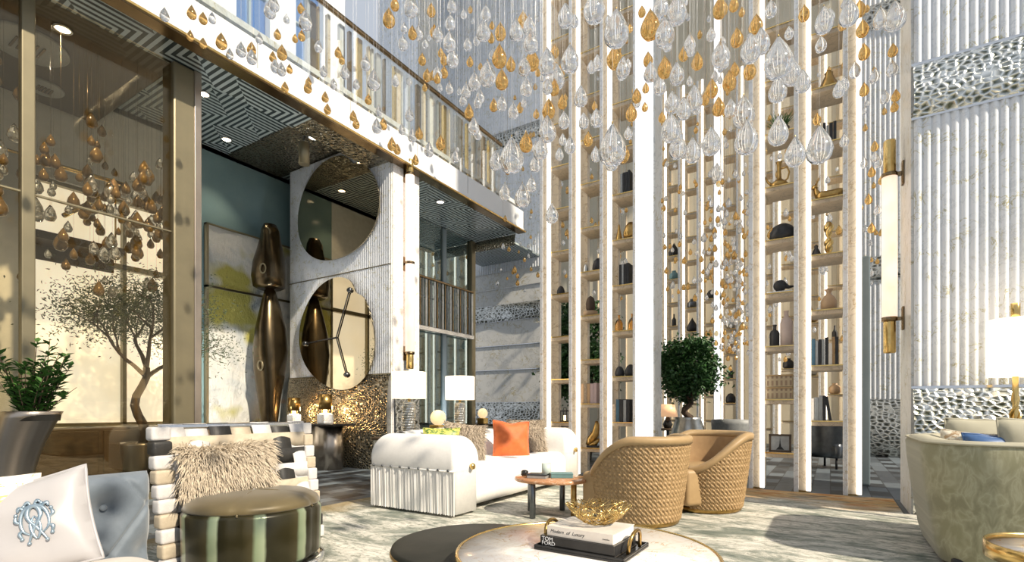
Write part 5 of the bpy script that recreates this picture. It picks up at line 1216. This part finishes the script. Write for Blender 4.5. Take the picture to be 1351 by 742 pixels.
spec = '''513,22,14a 521,4,10a 542,6,16c 569,12,10a 533,36,8c 544,42,10a 552,42,11c 573,40,10a 596,6,11c 594,28,12c 593,53,15c 597,75,14c 586,77,9a 586,94,9a 577,95,11c 557,77,9a 593,115,9c 617,57,10c 620,80,8a 626,106,14c 615,118,11c 611,131,9c 638,38,16c 641,16,12c 660,40,13a 681,38,16c 659,72,17a 643,95,19c 662,103,15a 674,83,11a 702,77,16a 700,53,17c 690,24,12a 698,32,14c 694,113,14c 722,79,20c 734,99,19c 752,75,21c 746,18,18c 722,168,20c 724,142,15a 677,145,12c 662,135,12c 686,141,8a 630,134,9c 625,165,13c 631,176,9c 675,202,27c 654,210,15c 694,186,15a 713,194,17c 706,214,13c 666,252,13c 689,256,18c 701,242,12c 728,280,15c 738,202,10c 752,190,13c 744,157,13c 742,133,11a
784,6,24c 813,34,28c 858,30,22a 877,40,22c 893,10,22c 872,6,18c 950,8,16a 968,4,11a 972,48,14a 989,58,18c 995,32,12a 951,69,20c 910,55,13c 920,79,13a 811,73,18a 822,87,16c 766,125,16c 787,154,14c 780,87,10c 788,81,12c 833,147,13a 840,125,11a 852,115,8a 855,77,11a 858,93,15c 877,87,16a 893,95,17c 871,111,14c 887,133,17c 902,141,17c 916,127,19c 885,166,22c 894,190,20c 914,196,19c 938,184,21c 948,139,14a 939,115,14a 962,105,15a 930,129,10a 964,141,14c 981,145,24c 985,178,26c 989,91,14a 946,226,13c 808,188,31c 822,200,15a 807,212,14c 776,182,11a 829,174,10c 770,158,12c
1017,10,13c 1027,73,31c 1026,115,20c 1041,42,10c 1045,93,20c 1027,170,22c 1049,198,22c 1081,188,28c 1078,156,9a 1083,57,12c 1120,14,20c 1134,10,13a 1162,22,16c 1181,18,22c 1138,36,13a 1140,67,12a 1178,65,10a 1128,91,12c 1140,117,10a 1154,99,11c 1177,89,12c 1168,127,10c 1182,125,9a 1180,140,8a 990,61,22c 1004,52,20c 998,30,14a 1087,24,20c 1112,30,10a 1087,38,9a 1059,105,17c 1061,16,12a 1154,192,8a 1154,206,8c 1160,214,8c 1150,226,8a 1164,236,8a 1146,262,8a 1158,276,8c 1150,300,8a 1205,18,12a 1168,196,9c 1140,214,8c
217,18,10c 253,15,10a 268,23,9a 292,53,12a 251,46,8a 268,56,8a 318,64,11c 332,63,10a 332,74,11c 356,11,13c 366,44,8a 372,68,11a 360,74,8a 363,86,10c 371,90,10c 382,90,7a 376,114,8a 403,25,15c 398,46,8a 397,10,8a 378,24,7c 407,107,7a 406,114,9a 429,127,8a 432,143,8a 446,68,8a 455,93,11c 451,78,7a 493,104,15c 486,130,8a 500,145,8c 466,152,8a 470,162,8a 497,165,11c 517,189,10a 524,196,8a 342,50,8c 303,70,8c 420,60,9c 470,110,8c 440,110,8c 540,150,10c 553,175,9a 566,196,11c 530,170,8c 548,210,8a'''
rnd = random.Random(31); used = []
def cls(kd, w, px):
    kk = {'c': 'clear', 'a': 'amber'}[kd]
    if px < 545: return ('%s crystal teardrop hanging in front of the white gallery edge' % kk, '%s drops before the gallery' % kk)
    if px > 1125: return ('small %s crystal teardrop hanging between the gilded bookcase and the right wall light' % kk, '%s drops by the right wall light' % kk)
    s = 'large' if w > .115 else 'medium' if w > .085 else 'small'
    return ('%s %s crystal teardrop in the dense hanging cluster' % (s, kk), '%s %s drops of the hanging cluster' % (s, kk))
for tok in spec.split():
    a = tok[:-1].split(','); kd = tok[-1]; px, py, w = int(a[0]), int(a[1]), int(a[2])
    wr = .17 if w >= 24 else .125 if w >= 18 else .10 if w >= 12 else .075
    if px < 545: wr = .085 if w > 11 else .058
    d = wr * FPX / w
    if px > 1125: d = min(d * 1.25, 6.6); wr = d * w / FPX
    u = (px - CX) / FPX; lim = 5.6 / max(.3, SN - CS * u) if SN - CS * u > 0 else 9
    if d > lim: wr *= lim / d; d = lim
    Yp = d * (CS + SN * u)
    if px > 690 and Yp > 6.75: wr *= 6.75 / Yp; d *= 6.75 / Yp
    wr *= 1.14
    for _ in range(14):
        p = P(px, py, d); p.z -= .25 * wr
        if not any((Vector((p.x, p.y, p.z / 1.7)) - Vector((q.x, q.y, q.z / 1.7))).length < (wr + w2) * .56 for q, w2 in used): break
        d *= .965; wr *= .965
    lab, grp = (big[(px, py)], None) if (px, py) in big else cls(kd, wr, px)
    drop(p, wr, {'c': 'clear', 'a': 'amber'}[kd], lab, grp); used.append((p, wr))
n = 0; tries = 0
while ndrop < 296 and tries < 60000:
    tries += 1
    x = rnd.uniform(-5.2, .9); y = rnd.uniform(2.2, 6.6); z = 3.0 + 4.2 * rnd.random() ** .9
    f = -SN * x + CS * y; r = CS * x + SN * y
    if f < 3.6: continue
    px = CX + FPX * r / f; py = HOR - FPX * (z - 1) / f; lo = 215 if px > 700 else 235
    if px < 560 and rnd.random() < .55: continue
    if px > 1125 and (py > 150 or rnd.random() < .6): continue
    if not (215 < px < 1190) or py < -20 or py > lo: continue
    if px < 560 and py > (px - 175) * .592 - 12: continue
    if y > 6.3 and px > 690: continue
    w = rnd.choice((.06, .07, .075, .085, .10))
    if any((Vector((x, y, z)) - q).length < (w + w2) * .75 for q, w2 in used): continue
    kd = 'a' if rnd.random() < .36 else 'c'; lab, grp = cls(kd, w, px)
    drop(Vector((x, y, z)), w, {'c': 'clear', 'a': 'amber'}[kd], lab, grp); used.append((Vector((x, y, z)), w))
# the uncountable rest, far behind the bookcases and out over the lounge
def strands(label, counts, sampler, seed, seg, wires, mats=('clear', 'amber')):
    rn = random.Random(seed); pr = [(r_, z_) for r_, z_ in DROP[::2]]; root = None
    for kd, N in zip(mats, counts):
        mb = MB(); i = 0
        while i < N:
            q = sampler(rn)
            if q is None: continue
            x, y, z, w = q; mb.lathe([(a_ * w, b_ * w) for a_, b_ in pr], seg, (x, y, z)); i += 1
            if wires and i % 2: mb.tube([(x, y, z + w), (x, y, wires)], .0010, 3)
        o = mb.build('crystal_strands' if root is None else 'second_tone_strands', M[kd], root)
        if root is None: root = o; tag(o, label, 'crystal drops'); o['kind'] = 'stuff'
        else: o['kind'] = 'stuff'
def s_far(rn):
    if rn.random() < .28:
        y = rn.uniform(8.8, 13.6); x, z = -.15 * y + rn.gauss(0, .3), 2.3 + 3 * rn.random() ** 1.3
    elif rn.random() < .62: x, y, z = rn.uniform(-3.9, .7), rn.uniform(8.6, 14.0), 1.9 + 6 * rn.random() ** 1.2
    else: x, y, z = rn.uniform(-7.0, -3.0), rn.uniform(8.2, 13.0), rn.uniform(3.2, 8.5)
    if x < -2.4 and z < 3.4: return None
    if y > 12.8 or (abs(x + 2.05) < .8 and y < 9.8 and z < 3): return None
    if x < -7.0 or (x < -5.6 and y < 10.2): return None
    return x, y, z, rn.uniform(.06, .10)
strands('sea of tiny distant crystal drops behind the bookcases', (480, 420), s_far, 5, 7, 9)
def s_near(rn):
    x, y, z = rn.uniform(-5.0, 1.2), rn.uniform(-.5, 3.0), rn.uniform(3.0, 4.6); f = -SN * x + CS * y; r = CS * x + SN * y
    if f > .3 and abs(r / f) < 1.08 and (z - 1) / f < .86: return None
    return x, y, z, rn.uniform(.07, .12)
strands('crystal drops over the lounge seen mirrored in the bronze glass', (110, 90), s_near, 9, 9, 0)
def s_lob(rn):
    y = rn.uniform(.2, 3.3); z = 3.35 + rn.gauss(0, .42) + (.25 if y < 1.2 else 0)
    x = rn.uniform(-7.7, -6.75)
    if not 2.3 < z < 4.85 or (x + 7.57) ** 2 + (y - 1.98) ** 2 < .25: return None
    return x, y, z, rn.uniform(.06, .13)
strands('added amber drops behind the bronze glass standing in for the mirrored crystal cluster', (120, 230), s_lob, 17, 10, 5.03, ('clear', 'reflection_amber'))  # drops added behind the glass in place of the cluster's reflection

# ================================================================ LIGHT AND CAMERA
wd = bpy.data.worlds.new('sky'); scene.world = wd; wd.use_nodes = True
bg = wd.node_tree.nodes['Background']; bg.inputs['Color'].default_value = (.80, .87, .98, 1); bg.inputs['Strength'].default_value = .72
SUN = bpy.data.lights.new('sun', 'SUN'); SUN.energy = 6.2; SUN.angle = radians(1.2); SUN.color = (1, .88, .70)
so_ = bpy.data.objects.new('sun', SUN); COL.objects.link(so_)
so_.rotation_euler = (-Vector((.86, -.19, .72))).to_track_quat('-Z', 'Y').to_euler(); so_.location = (6, -2, 8)
cam = bpy.data.cameras.new('camera'); cam.sensor_fit = 'HORIZONTAL'; cam.sensor_width = 36; cam.lens = FPX / 1351 * 36
cam.shift_y = (HOR - 371) / 1351; cam.clip_start = .05; cam.clip_end = 100
co = bpy.data.objects.new('camera', cam); COL.objects.link(co); co.location = (0, 0, CAMZ); co.rotation_euler = (pi / 2, 0, YAW)
scene.camera = co
vs = scene.view_settings; vs.view_transform = 'Standard'; vs.look = 'None'; vs.gamma = 1; vs.exposure = -0.09; vs.use_curve_mapping = False
cy = scene.cycles; cy.use_denoising = True; cy.max_bounces = 12; cy.transparent_max_bounces = 12; cy.transmission_bounces = 10; cy.glossy_bounces = 5; cy.diffuse_bounces = 3
cy.sample_clamp_indirect = 6; cy.caustics_reflective = False; cy.caustics_refractive = False; cy.blur_glossy = .5
